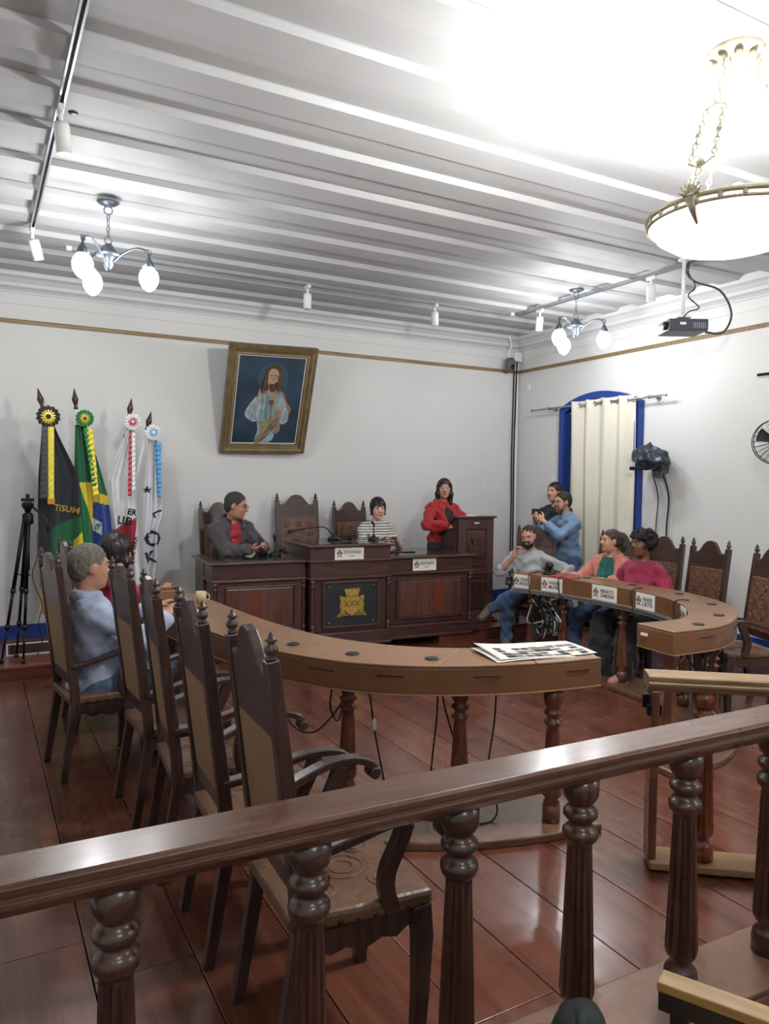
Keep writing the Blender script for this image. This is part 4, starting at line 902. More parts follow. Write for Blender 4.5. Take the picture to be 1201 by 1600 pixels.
for k, (yv, lab) in enumerate(((5.30, 'black cable over the right table edge beside the first plate'), (5.0, 'black cable over the right table edge crossing a plate'), (4.18, 'black cable over the right table edge left of a plate'), (3.66, 'black cable over the right table edge near its bend'))):
    c, d = face_pose(yv, .772); n_ = Vector((-sin(d-pi), cos(d-pi), 0)); c = Vector(c)
    cable('table_cable', [c-n_*.10+Vector((.02, .02, .078)), c-n_*.02+Vector((0, 0, .082)), c+n_*.014+Vector((0, 0, .05)), c+n_*.016+Vector((.0, -.02, -.06)), c+n_*.014+Vector((.01, -.03, -.14)), c-n_*.03+Vector((.03, -.04, -.3))], .0045, cable_m, lab)
# cable nest and small router under the right table
rn = tag(empty('router_box', (4.60, 5.16, .40)), 'small grey router box among cables under the right table', 'router')
b = MB(); b.box((0, 0, 0), (.05, .12, .20)); b.build('case', mat('router_grey', 'a0a4a8', .4, .3), rn, bevel=.004)
b = MB(); b.box((-.026, .0, .03), (.004, .08, .02)); b.box((-.026, .0, -.02), (.004, .06, .03)); b.build('ports', mat('port_blue', '31508c', .5), rn)
b = MB(); b.box((0.02, 0, -.28), (.06, .1, .36)); b.build('support_board', dark, rn)
rr = random.Random(3); names = ['coiled', 'sagging', 'tangled', 'knotted', 'looping', 'drooping', 'crossing', 'bunched', 'twisted', 'stray']
for k in range(10):
    a = rr.uniform(0, 6); y = 5.0+.06*k-.08; pts = [(4.56, y, .68)]
    for q in range(7): pts.append((4.50+rr.uniform(-.05, .07), 5.16+rr.uniform(-.22, .22), .60-.04*q+rr.uniform(-.1, .1)))
    pts.append((4.56, 5.16+rr.uniform(-.2, .2), .68))
    cable('loose_cable', pts, .004 if k % 3 else .006, cable_m if k % 4 else wcable, ('white ' if k % 4 == 0 else 'black ')+names[k]+' cable in the nest under the right table', n=5)
c0 = Vector((4.47, 5.13, .43)); b = MB()
for q in range(3): b.tube([c0+Vector((-.01*q, (.13+.01*q)*cos(w), (.15+.012*q)*sin(w))) for w in np.linspace(0, 2*pi, 29)], .005, 6, caps=False)
tag(b.build('cable_coil', cable_m), 'round coil of black cable hanging under the right table', 'cable')
for k in range(6):
    x = 3.62+.09*k; pts = [(x, 3.02, .70), (x+rr.uniform(-.06, .06), 3.0+rr.uniform(-.05, .05), .55), (x+rr.uniform(-.1, .1), 3.02+rr.uniform(-.05, .08), .42), (x+rr.uniform(-.1, .1), 3.05, .55), (x+.05, 3.05, .70)]
    cable('loose_cable', pts, .006 if k % 2 else .004, wcable if k == 2 else cable_m, ['short dark cable loop under the right table end', 'thick black cable loop under the right table end', 'white cable loop under the right table end', 'black cable tangle behind the gate, third loop', 'thin black loop beside the right table end leg', 'black cable loop under the right table bend'][k], n=5)
# hanging cords under the left table
for pts, lab in (([(1.62, 3.45, .70), (1.60, 3.47, .52), (1.66, 3.5, .42), (1.70, 3.5, .55), (1.71, 3.48, .70)], 'black cord looping under the left table near its bend'),
                 ([(1.36, 3.55, .70), (1.40, 3.55, .45), (1.52, 3.50, .38), (1.64, 3.44, .52), (1.68, 3.40, .68)], 'long sagging black cord under the left table'),
                 ([(1.73, 3.30, .70), (1.74, 3.28, .55), (1.76, 3.26, .38), (1.80, 3.2, .1), (1.84, 3.15, .046)], 'black cord with white plug hanging beside a table leg'),
                 ([(2.0, 3.06, .70), (1.99, 3.06, .5), (1.96, 3.05, .3), (1.94, 3.05, .05)], 'straight black cord hanging left of the middle table leg'),
                 ([(2.0, 3.05, .70), (2.03, 3.04, .55), (2.08, 3.05, .42), (2.13, 3.1, .33)], 'black cord crossing behind the middle table leg'),
                 ([(2.25, 2.92, .70), (2.24, 2.92, .5), (2.19, 2.9, .3), (2.17, 2.88, .22), (2.22, 2.86, .1), (2.18, 2.84, .047), (2.10, 2.84, .046)], 'black cord hanging down to the plinth right of the middle leg')):
    o = cable('hanging_cord', pts, .0045, cable_m, None, parent=ltb); o.location = (-1.8, -3.4, 0); o['label'] = lab
b = MB(); b.lathe([(.008, -.03), (.012, -.02), (.012, .02), (.006, .03)], 10, (1.752, 3.27, .455)); tag(b.build('white_plug', white_p), 'small white connector on a hanging cord', 'plug')
b = MB(); b.tube([(1.9, 2.98, .698), (2.25, 2.9, .698)], .008, 6); tag(b.build('under_table_bar', blackm), 'thin dark bar fixed below the left table', 'bar')
# newspaper on the left table end
nw = tag(empty('newspaper', (2.40, 2.83, .845), radians(-8)), 'folded newspaper with photos on the left table end', 'newspaper')
def nf(k):
    def f(u, v):
        x = -.27+.54*u; y = -.13+.27*v
        return (x+.02*k, y+.01*k, .0015+.006*k+(.03*(1-u)**2*v*(1 if k else .4))+.004*sin(5*u+3*v+k))
    return f
for k in range(2):
    b = MB(); b.grid(nf(k), 18, 10); b.build('sheet', mat('newsprint', 'd2cfc4', .8) if k else paper_m, nw, solid=.001)
rr = random.Random(5); b = MB(); f1 = nf(1)
for i in range(9):
    for j in range(4):
        if rr.random() < .15: continue
        u, v = .10+i*.095, .05+j*.17; uu, vv = u+.075+.02*rr.random(), v+.10+.05*rr.random()
        P = [Vector(f1(a, c))+Vector((0, 0, .0016)) for a, c in ((u, v), (uu, v), (uu, vv), (u, vv))]; b.add(P, [(0, 1, 2, 3)], rr.randrange(2))
b.build('printed_photos', [ink_m, mat('grey_print', '6a6a66', .8)], nw)
# open wooden tray box and mug at the far end of the left table
tb = tag(empty('wooden_tray', (1.16, 5.26, .844), radians(6)), 'low brown wooden box on the far left table end', 'box')
for n_, a in (('side', (0, .09, .2, .012)), ('side', (0, -.09, .2, .012))): b = MB(); b.box((a[0], a[1], .035), (a[2], a[3], .07)); b.build('box_side', tabletop_m, tb, bevel=.002)
for x in (-.1, .1): b = MB(); b.box((x, 0, .035), (.012, .168, .07)); b.build('box_side', tabletop_m, tb, bevel=.002)
b = MB(); b.box((0, 0, .005), (.19, .168, .01)); b.build('box_bottom', table_m, tb)
mg = tag(empty('mug', (1.33, 4.98, .844)), 'small pale mug with handle on the left table', 'mug')
b = MB(); b.lathe([(.0, .0), (.032, 0), (.036, .08), (.033, .08), (.029, .006), (0, .006)], 18); b.build('cup', mat('mug_cream', 'c8b48c', .4), mg)
b = MB(); b.tube([(.036+.022*sin(w), 0, .04+.024*cos(w)) for w in np.linspace(0, pi, 10)], .005, 6); b.build('handle', mat('mug_cream', 'c8b48c', .4), mg)
# microphone and red folder on the right table
b = MB(); b.box((4.60, 5.02, .849), (.14, .26, .010), rz=radians(8)); tag(b.build('red_folder', mat('red_card', 'a8332e', .5), bevel=.002), 'red folder lying on the right table', 'folder')
def mic(loc, pts, label, ball=.024, base=True):
    o = tag(empty('microphone', loc), label, 'microphone')
    if base:
        b = MB(); b.lathe([(.06, 0), (.062, .012), (.05, .026), (.02, .036), (.014, .05)], 18); b.build('base', black_m, o)
    b = MB(); b.tube(spline(pts, 6), .0055, 8); b.build('gooseneck', blackm, o)
    d = (Vector(pts[-1])-Vector(pts[-2])).normalized(); b = MB(); Q = Vector((0, 0, 1)).rotation_difference(d).to_matrix()
    b.lathe([(.007, -.05), (ball*.6, -.04), (ball, -.005), (ball*1.02, .01), (ball*.7, .026), (0, .034)], 14, Vector(pts[-1]), M=Q); b.build('head', black_m, o)
    return o
mic((4.62, 5.24, .845), [(0, 0, .03), (0, 0, .06), (-.01, -.01, .085)], 'black microphone with foam ball on the right table', .036)
mic(desk_at(-.66, .42, .931), [(0, 0, .04), (.0, 0, .12), (-.005, 0, .19)], 'short black microphone with round base on the desk', .016)
mic(desk_at(-.04, .42, 1.076), [(0, 0, .04), (-.10, 0, .13), (-.28, -.01, .125), (-.48, -.02, .10)], 'gooseneck microphone stretched over the raised desk', .02)
mic(desk_at(.36, .30, 1.076), [(0, 0, .03), (0, 0, .10), (-.005, -.005, .16), (-.02, -.015, .175)], 'upright thin microphone before the woman in stripes', .012)
b = MB(); rr = random.Random(9)
pts = [Vector((rr.uniform(-.11, .11), rr.uniform(-.05, .05), rr.uniform(.01, .075))) for _ in range(16)]; b.tube(spline(pts, 6), .007, 6)
o = tag(b.build('cable_heap', cable_m), 'heap of black cable on the raised desk top', 'cable'); o.location = desk_at(.03, .22, 1.072)
def phone(loc, rot, label, m=black_m):
    o = tag(empty('phone', loc), label, 'phone'); o.rotation_euler = rot
    b = MB(); b.box((0, 0, 0), (.072, .008, .148)); b.build('case', m, o, bevel=.003)
    b = MB(); b.box((0, .0045, 0), (.064, .001, .136)); b.build('screen', mat('phone_screen', '10131a', .15), o)
    b = MB(); b.box((-.02, -.0045, .05), (.02, .002, .028)); b.build('camera_bump', blackm, o)
    return o
phone(desk_at(.78, .34, .937), (pi/2, 0, 1.3), 'black phone lying on the right wing of the desk')
b = MB(); b.bb(-.05, .05, -.02, .02, 0, .012); o = tag(b.build('black_case', black_m, bevel=.003), 'small black case beside the phone on the desk', 'case'); o.location = desk_at(.64, .36, .931)
# ------------------------------------------------------------------ railing in front
ra = radians(-1.3); RY = lambda x: 1.632-.0228*x
rg = tag(empty('front_railing', (1.5, RY(1.5), 0), ra), 'dark wooden balustrade railing across the foreground', 'railing')
prof = [(-.075, .852), (-.08, .857), (-.08, .868), (-.07, .872), (-.073, .88), (-.073, .892), (-.064, .90), (.064, .90), (.073, .892), (.073, .88), (.07, .872), (.08, .868), (.08, .857), (.075, .852), (.055, .83), (-.055, .83)]
b = MB(); b.prism(prof, -1.95, 1.95, 'x'); b.build('hand_rail', rail_w, rg, bevel=.002)
b = MB(); b.bb(-1.95, 1.95, -.13, .13, 0, .05); b.build('base_board', plinth_w, rg, bevel=.008)
b = MB(); b.bb(-1.95, 1.95, -.145, -.13, 0, .035); b.build('base_moulding', rail_w, rg, bevel=.006)
BP = [(.053, 0), (.053, .052), (.048, .06), (.051, .066), (.045, .076), (.034, .088), (.034, .10), (.047, .118), (.051, .135), (.036, .565), (.035, .578), (.04, .583), (.048, .592), (.052, .606), (.051, .618), (.042, .628), (.034, .636), (.034, .646), (.042, .652), (.05, .662), (.050, .674), (.042, .684), (.032, .692), (.033, .698), (.042, .706), (.051, .722), (.0525, .74), (.0525, .78)]
def baluster_mesh(): b = MB(); b.lathe(BP, 36, flute=.16, fl=(8, 9)); return b.mesh('baluster', bal_w)
bm_ = baluster_mesh()
for x in (-.18, .253, .694, 1.123, 1.545, 1.985, 2.42, 2.86, 3.3):
    obj('baluster', bm_, rg, loc=((x-1.5), 0, .05))
# swung-in gate
ga = atan2(1.61-2.275, 3.42-2.57)
gt = tag(empty('railing_gate', (2.57, 2.275, 0), ga), 'worn wooden railing gate standing open at the right', 'gate')
b = MB(); b.prism([(y*.85, z-.04) for y, z in prof], 0, .90, 'x'); b.build('hand_rail', gate_w, gt, bevel=.002)
b = MB(); b.bb(.02, .88, -.08, .08, .015, .05); b.build('base_board', mat('gate_base', '8a6a48', .35, var=.15, vscale=5), gt, bevel=.006)
b = MB(); b.bb(.015, .05, -.055, .055, .05, .79); b.build('end_stile', leg_w, gt, bevel=.004)
b = MB(); b.bb(.0, .06, -.05, -.02, .68, .73); b.bb(-.01, .03, .0, .03, .70, .76); b.build('latch', blackm, gt, bevel=.003)
b2 = MB(); b2.lathe([(r, z*.948) for r, z in BP], 36, flute=.16, fl=(8, 9)); gm = b2.mesh('baluster', wood('gate_baluster_wood', '4a2116', '8a4a2c', rough=.3, coat=.5))
for x in (.245, .55, .82): obj('baluster', gm, gt, loc=(x, 0, .05))
# bench whose arm pokes into the lower right corner
be = tag(empty('wooden_bench', (1.47, 1.235, 0), radians(-62)), 'wooden bench arm poking into the lower right corner', 'bench')
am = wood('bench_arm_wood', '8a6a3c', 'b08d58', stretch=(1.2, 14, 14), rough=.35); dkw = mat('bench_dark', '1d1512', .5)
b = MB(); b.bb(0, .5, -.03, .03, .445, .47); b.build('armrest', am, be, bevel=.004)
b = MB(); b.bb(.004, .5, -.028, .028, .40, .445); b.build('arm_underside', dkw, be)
for x in (.05, .45):
    b = MB(); b.bb(x-.02, x+.02, -.02, .02, 0, .40); b.build('leg', dkw, be, bevel=.003)
b = MB(); b.bb(.05, .5, -1.0, -.03, .30, .33); b.build('seat_board', am, be, bevel=.003)
for x in (.05, .45):
    b = MB(); b.bb(x-.02, x+.02, -1.0, -.96, 0, .30); b.build('leg', dkw, be, bevel=.003)
bg = tag(empty('dark_bag', (1.345, 1.375, 0)), 'dark grey-green bag top poking up at the bottom edge', 'bag')
gm_ = mat('bag_cloth', '33393a', .7, var=.15, vscale=12, bump=.3, bscale=40)
def bagf(i_, j_): a, t = 2*pi*i_, j_; r = sqrt(max(0, 1-(max(0, t-.6)/.4)**2.4))*(1+.03*sin(3*a)); return (.085*r*cos(a), .07*r*sin(a), .36*t)
b = MB(); b.grid(bagf, 24, 14); b.build('bag_body', gm_, bg)
b = MB(); b.tube([Vector(bagf(.62, t))*1.01 for t in np.linspace(.1, .98, 16)], .003, 6); b.build('bag_seam', mat('bag_seam', '1c2021', .7), bg)
# ================================================================== PEOPLE
# Each body is one continuous surface: rounded bones blended in a distance field, then meshed.
V = lambda *a: np.array(a, float)
def rx(a): c, s = cos(a), sin(a); return np.array([[1, 0, 0], [0, c, -s], [0, s, c]])
def ry(a): c, s = cos(a), sin(a); return np.array([[c, 0, s], [0, 1, 0], [-s, 0, c]])
def rz(a): c, s = cos(a), sin(a); return np.array([[c, -s, 0], [s, c, 0], [0, 0, 1]])
def unit(v): v = np.asarray(v, float); return v/max(1e-9, np.linalg.norm(v))
class Field:
    def __init__(s): s.ops = []
    def rc(s, a, b, ra, rb, k=.03, op='+'): s.ops.append(('c', np.asarray(a, float), np.asarray(b, float), ra, rb, k, op)); return s
    def el(s, c, r, R=None, k=.03, op='+'): s.ops.append(('e', np.asarray(c, float), np.asarray(r, float), R, None, k, op)); return s
    def cut(s, p, n): s.ops.append(('p', np.asarray(p, float), unit(n), None, None, 0, 'x')); return s
    def mesh(s, name, h, noise=None):
        lo = np.full(3, 9.); hi = -lo
        for t, a, b, ra, rb, k, op in s.ops:
            if op != '+': continue
            if t == 'c': r = max(ra, rb); lo = np.minimum(lo, np.minimum(a, b)-r); hi = np.maximum(hi, np.maximum(a, b)+r)
            else: r = max(b); lo = np.minimum(lo, a-r); hi = np.maximum(hi, a+r)
        lo -= .035; hi += .035; n = np.ceil((hi-lo)/h).astype(int)+1
        ax = [lo[i]+h*np.arange(n[i]) for i in range(3)]; D = np.full(n, .5, np.float32)
        for t, a, b, ra, rb, k, op in s.ops:
            if t == 'p':
                d = (ax[0][:, None, None]-a[0])*b[0]+(ax[1][None, :, None]-a[1])*b[1]+(ax[2][None, None, :]-a[2])*b[2]
                np.maximum(D, d, out=D); continue
            if t == 'c': r = max(ra, rb); l_, h_ = np.minimum(a, b)-r, np.maximum(a, b)+r
            else: r = max(b); l_, h_ = a-r, a+r
            m = .02+k; i0 = np.maximum(0, ((l_-m-lo)/h).astype(int)); i1 = np.minimum(n, ((h_+m-lo)/h).astype(int)+2)
            if (i1 <= i0).any(): continue
            sl = tuple(slice(i0[i], i1[i]) for i in range(3))
            X = ax[0][sl[0]][:, None, None]-a[0]; Y = ax[1][sl[1]][None, :, None]-a[1]; Z = ax[2][sl[2]][None, None, :]-a[2]
            if t == 'c':
                ab = b-a; L2 = max(1e-9, ab@ab); q = np.clip((X*ab[0]+Y*ab[1]+Z*ab[2])/L2, 0, 1)
                d = np.sqrt((X-q*ab[0])**2+(Y-q*ab[1])**2+(Z-q*ab[2])**2)-(ra+(rb-ra)*q)
            else:
                R = ra
                if R is not None: X, Y, Z = (X*R[0, 0]+Y*R[1, 0]+Z*R[2, 0]), (X*R[0, 1]+Y*R[1, 1]+Z*R[2, 1]), (X*R[0, 2]+Y*R[1, 2]+Z*R[2, 2])
                k0 = np.sqrt((X/b[0])**2+(Y/b[1])**2+(Z/b[2])**2); k1 = np.sqrt((X/b[0]**2)**2+(Y/b[1]**2)**2+(Z/b[2]**2)**2)
                d = k0*(k0-1)/np.maximum(k1, 1e-6)
            E_ = D[sl]
            if op == '+':
                w = np.maximum(k-np.abs(E_-d), 0)/k; D[sl] = np.minimum(E_, d)-w*w*k*.25
            else:
                d = -d; w = np.maximum(k-np.abs(E_-d), 0)/k; D[sl] = np.maximum(E_, d)+w*w*k*.25
        if noise is not None: D += noise(ax[0][:, None, None], ax[1][None, :, None], ax[2][None, None, :]).astype(np.float32)
        return snets(name, D, lo, h)
def snets(name, D, lo, h):
    s = D < 0; n = D.shape; c = np.zeros(tuple(k-1 for k in n), np.int8)
    for i in (0, 1):
        for j in (0, 1):
            for k in (0, 1): c += s[i:n[0]-1+i, j:n[1]-1+j, k:n[2]-1+k]
    act = (c > 0) & (c < 8); idx = np.argwhere(act); vid = np.full(c.shape, -1, np.int32); vid[act] = np.arange(len(idx))
    cv = np.stack([D[idx[:, 0]+i, idx[:, 1]+j, idx[:, 2]+k] for i in (0, 1) for j in (0, 1) for k in (0, 1)], 1)
    cor = np.array([(i, j, k) for i in (0, 1) for j in (0, 1) for k in (0, 1)], float)
    acc = np.zeros((len(idx), 3)); cnt = np.zeros(len(idx))
    for a in range(8):
        for b_ in range(a+1, 8):
            if abs(cor[a]-cor[b_]).sum() != 1: continue
            da, db = cv[:, a], cv[:, b_]; m = (da < 0) != (db < 0); t = np.where(m, da/np.where(m, da-db, 1), 0)
            acc[m] += cor[a]+(cor[b_]-cor[a])*t[m, None]; cnt[m] += 1
    P = lo+(idx+acc/cnt[:, None])*h; F = []
    for ax_ in range(3):
        o1, o2 = [(1, 2), (2, 0), (0, 1)][ax_]
        sl0 = [slice(1, -1)]*3; sl1 = [slice(1, -1)]*3; sl0[ax_] = slice(0, n[ax_]-1); sl1[ax_] = slice(1, n[ax_])
        A, B = s[tuple(sl0)], s[tuple(sl1)]; e = np.argwhere(A != B)
        if not len(e): continue
        off = np.ones(3, int); off[ax_] = 0; g = e+off; fl = A[tuple(e.T)]
        q = []
        for d1, d2 in ((-1, -1), (0, -1), (0, 0), (-1, 0)):
            p = g.copy(); p[:, o1] += d1; p[:, o2] += d2; q.append(vid[tuple(p.T)])
        q = np.stack(q, 1); q[~fl] = q[~fl][:, ::-1]; F.append(q)
    F = np.concatenate(F); F = F[(F >= 0).all(1)]
    me = bpy.data.meshes.new(name); me.vertices.add(len(P)); me.vertices.foreach_set('co', P.astype(np.float32).ravel())
    me.loops.add(F.size); me.loops.foreach_set('vertex_index', F.astype(np.int32).ravel())
    me.polygons.add(len(F)); me.polygons.foreach_set('loop_start', np.arange(0, F.size, 4, dtype=np.int32)); me.polygons.foreach_set('loop_total', np.full(len(F), 4, np.int32))
    me.polygons.foreach_set('use_smooth', np.ones(len(F), bool)); me.update(calc_edges=True); me.validate()
    return me, P, F
def ik(a, b, l1, l2, pole):
    """elbow / knee position for a limb from a to b bending towards pole"""
    a, b = np.asarray(a, float), np.asarray(b, float); d = b-a; L_ = min(np.linalg.norm(d), (l1+l2)*.995); u = unit(d); b2 = a+u*L_
    x = (l1*l1-l2*l2+L_*L_)/(2*L_); hh = sqrt(max(0, l1*l1-x*x)); p = np.asarray(pole, float); p = unit(p-u*(p@u)); return a+u*x+p*hh, b2
def hand(Fd, w, d, n, side, curl, s=1, thumb_in=.5):
    """palm + five fingers; d = pointing direction, n = palm normal, side = +1 when the thumb lies towards d x n"""
    d = unit(d); n = unit(n-d*np.dot(n, d)) if isinstance(n, np.ndarray) else unit(np.array(n)-d*np.dot(n, d)); t = np.cross(d, n)*side
    R = np.stack([t, d, n], 1)
    Fd.el(w+d*.045*s, V(.040, .052, .016)*s, R, .02)
    for i, (o, L_) in enumerate(((.028, .072), (.010, .08), (-.009, .075), (-.027, .06))):
        p = w+d*.078*s+t*o*s; dd = d; r = .0088*s-.0007*i; ang = 0
        for q, fr in enumerate((.45, .31, .24)):
            ang += curl*(.55+.35*q)+.06*i*curl; dd = d*cos(ang)+n*sin(ang)+t*o*.6*(1 if q == 0 else 0); dd = unit(dd); p2 = p+dd*L_*fr*s
            Fd.rc(p, p2, r, r*.92, .006); p = p2; r *= .92
    p = w+d*.02*s+t*.028*s; dd = unit(t*.8+d*.75+n*.35*thumb_in); p2 = p+dd*.04*s; Fd.rc(p, p2, .012*s, .0105*s, .012)
    dd = unit(t*.25+d*.9+n*.5*thumb_in); Fd.rc(p2, p2+dd*.03*s, .0105*s, .0085*s, .006)
def skin_mat(name, c): return mat('skin_'+name, c, .5, var=.06, vscale=20, spec=.4)
def cloth_mat(name, c, var=.1, rough=.8, bump=.8, bs=16): return mat('garment_'+name, c, rough, var=var, vscale=10, sheen=.15, bump=bump, bscale=bs)
def stripe_mat(name, c1, c2, freq, duty=.35, axis=2, check=False):
    if name in MATS: return MATS[name]
    m, nt, b = _new(name); N, L = nt.nodes, nt.links; b.inputs['Roughness'].default_value = .85
    tc = N.new('ShaderNodeTexCoord'); sx = N.new('ShaderNodeSeparateXYZ'); L.new(tc.outputs['Object'], sx.inputs[0])
    def band(i, f, du):
        mu = N.new('ShaderNodeMath'); mu.operation = 'MULTIPLY'; mu.inputs[1].default_value = f; L.new(sx.outputs[i], mu.inputs[0])
        fr = N.new('ShaderNodeMath'); fr.operation = 'FRACT'; L.new(mu.outputs[0], fr.inputs[0])
        lt = N.new('ShaderNodeMath'); lt.operation = 'LESS_THAN'; lt.inputs[1].default_value = du; L.new(fr.outputs[0], lt.inputs[0]); return lt.outputs[0]
    o = band(axis, freq, duty)
    if check:
        o2 = band(0, freq, duty); mx = N.new('ShaderNodeMath'); mx.operation = 'MAXIMUM'; L.new(o, mx.inputs[0]); L.new(o2, mx.inputs[1]); o = mx.outputs[0]
    mi = N.new('ShaderNodeMix'); mi.data_type = 'RGBA'; L.new(o, mi.inputs[0]); mi.inputs[6].default_value = lin(c1); mi.inputs[7].default_value = lin(c2)
    L.new(mi.outputs[2], b.inputs['Base Color']); MATS[name] = m; return m
def crease(amp, f=1.0):
    return lambda x, y, z: amp*(1.1*np.sin(38*f*z+16*x+3*np.sin(17*y+3)+2*np.sin(13*x))+np.sin(29*f*(x+.5*z)-21*y+2*np.sin(19*z))+.7*np.sin(61*f*(z-x*.5)+33*y+2*np.sin(23*x)))/1.8
EYEW, EYEI = mat('eye_white', 'aaa49e', .3), mat('eye_iris', '1a100b', .2)
def person(label, loc, face, P):
    """P: pose and clothing; local frame: +Y forward, +X to the person's right-hand side seen from behind"""
    root = tag(empty('person', loc, radians(face)-pi/2), label, 'person'); s = P.get('s', 1.0); fem = P.get('fem', 0); fat = P.get('fat', 1.0)
    lean = P.get('lean', 0.); pel = V(0, 0, P['hip']-.014); sp = rx(-radians(lean)) @ ry(radians(P.get('tilt', 0))); tw = rz(radians(P.get('twist', 0)))
    def T(x, y, z): return pel+sp @ (tw @ V(x*s, y*s, 0)+V(0, 0, z*s))
    Rt_ = sp @ tw; sw = (.165 if fem else .185); neck = T(0, -.01, .50); shl = {1: T(sw, -.005, .425), -1: T(-sw, -.005, .425)}
    hc = T(0, .02+P.get('hfwd', 0), .682); HR = rz(radians(P.get('hyaw', 0))) @ rx(radians(P.get('hpitch', 0))) @ ry(radians(P.get('hroll', 0))); hs = P.get('hs', 1.0)*s
    H = lambda x, y, z: hc+HR @ (V(x, y, z)*hs)
    l1, l2 = .285*s, .25*s; arms = {}
    for sd in (1, -1):
        w = P['wr'] if sd > 0 else P['wl']; pole = P.get('pr' if sd > 0 else 'pl', (sd*.7, -.5, -.6)); e, w2 = ik(shl[sd], V(*w), l1, l2, V(*pole)); arms[sd] = (e, w2)
    hipj = {sd: pel+V(sd*.09*s, 0, -.01) for sd in (1, -1)}; legs = {}
    for sd in (1, -1):
        a = V(*(P['ar'] if sd > 0 else P['al'])); kp = P.get('kr' if sd > 0 else 'kl', (sd*.15, 1, .3)); k, a2 = ik(hipj[sd], a, .43*s, .41*s, V(*kp)); legs[sd] = (k, a2, V(*(P.get('tr' if sd > 0 else 'tl', (sd*.1, 1, -.05)))))
    def torso(Fd, o, belly=True):
        g = fat
        Fd.el(T(0, -.01, .02), (V(.155, .115, .12)*V(1, g, 1)+(.012 if fem else 0)*V(1, 0, 0))*s+o, Rt_, .05); Fd.el(T(0, .0, .17), V(.128 if fem else .145, .10, .15)*V(g, g, 1)*s+o, Rt_, .08)
        Fd.el(T(0, .0, .335), V(.145 if fem else .162, .105, .17)*V((g+1)/2, (g+1)/2, 1)*s+o, Rt_, .08); Fd.rc(shl[1]+(neck-shl[1])*.12, shl[-1]+(neck-shl[-1])*.12, .056*s+o, .056*s+o, .07)
        Fd.rc(T(.075, -.018, .445), T(-.075, -.018, .445), .046*s+o, .046*s+o, .06)
        if fem:
            for sd in (1, -1): Fd.el(T(sd*.066, .085, .325), V(.062, .055, .062)*s+o, Rt_, .05)
        if fat > 1.12 and belly: Fd.el(T(0, .06, .13), V(.14, .11, .13)*s*fat*.9+o, Rt_, .08)
    # ---- body
    B = Field(); torso(B, -.006)
    B.rc(T(0, -.015, .46), H(0, -.025, -.05), .056*s*(1 if not fem else .88), .052*s*(1 if not fem else .88), .05)
    hw = P.get('hw', {}); jw = P.get('jaw', 1.0)
    B.el(H(0, -.012, .03), V(.074, .093, .084)*hs, HR, .02); B.el(H(0, .022, -.03), V(.061*jw, .070, .088)*hs, HR, .03); B.el(H(0, .036, -.076), V(.044*jw, .046, .038)*hs, HR, .03); B.el(H(0, .070, -.098), V(.018, .016, .014)*hs, HR, .02)
    B.rc(H(-.034, .078, .024), H(.034, .078, .024), .013*hs, .013*hs, .018)
    for sd in (1, -1):
        B.el(H(sd*.036, .064, -.028), V(.021, .018, .022)*hs, HR, .025); B.el(H(sd*.031, .098, .007), V(.015, .016, .010)*hs, HR, .010, '-'); B.el(H(sd*.074, -.006, -.008), V(.009, .021, .032)*hs, HR @ rz(sd*-.35), .01)
    B.rc(H(0, .088, .012), H(0, .106, -.020), .009*hs, .0135*hs, .012); B.rc(H(-.011, .095, -.026), H(.011, .095, -.026), .0085*hs, .0085*hs, .010)
    B.rc(H(-.02, .082, -.054), H(.02, .082, -.054), .0075*hs, .0075*hs, .008); B.rc(H(-.016, .081, -.064), H(.016, .081, -.064), .008*hs, .008*hs, .008)
    for sd in (1, -1):
        e, w = arms[sd]; B.rc(shl[sd], e, .046*s*fat**.5, .037*s, .03); B.rc(e, e+(w-e)*.35, .037*s, .038*s*(fat**.3), .03); B.rc(e+(w-e)*.35, w, .037*s, .026*s, .02)
        hd = P.get('hr' if sd > 0 else 'hl', None); dv = unit(w-e) if hd is None else V(*hd[0]); nv = V(*(hd[1] if hd else (0, 0, -1))); sg = hd[2] if hd else sd; cu = hd[3] if hd else .35
        hand(B, w+unit(w-e)*.005, dv, nv, sg, cu, s*(.92 if fem else 1))
        k, a, t = legs[sd]; B.rc(hipj[sd], k, .078*s, .055*s, .04); B.rc(k, k+(a-k)*.35, .055*s, .054*s, .03); B.rc(k+(a-k)*.35, a, .053*s, .036*s, .03)
        t = unit(t); d_ = unit(a-k); dn = unit(d_-t*(d_@t)); heel = a+dn*.05*s-t*.02*s; B.rc(heel, a+t*.14*s+dn*.058*s, .032*s, .026*s, .03)
    me, Pv, Fq = B.mesh('body', P.get('h', .0062))
    me.materials.append(P['skin']); me.materials.append(P.get('lip', P['skin'])); me.materials.append(P.get('brow', mat('brow_hair', '1f1612', .8)))
    cen = Pv[Fq].mean(1); q = (cen-hc) @ HR/hs; mi = np.zeros(len(Fq), np.int32)
    mi[(abs(q[:, 0]) < .021) & (q[:, 2] > -.070) & (q[:, 2] < -.052) & (q[:, 1] > .076)] = 1
    mi[(abs(q[:, 0]) > .013) & (abs(q[:, 0]) < .05) & (q[:, 2] > .024) & (q[:, 2] < .031) & (q[:, 1] > .07)] = 2
    me.polygons.foreach_set('material_index', mi); obj('body', me, root)
    for sd in (1, -1):
        b = MB(); b.sphere(H(sd*.031, .0768, .007), (.0115*hs,)*3, 10, 8, 0, Matrix(HR.tolist())); b.sphere(H(sd*.031+P.get('gaze', 0), .0820, .0065), (.0074*hs, .0074*hs, .0074*hs), 8, 6, 1); b.build('eye', [EYEW, EYEI], root)
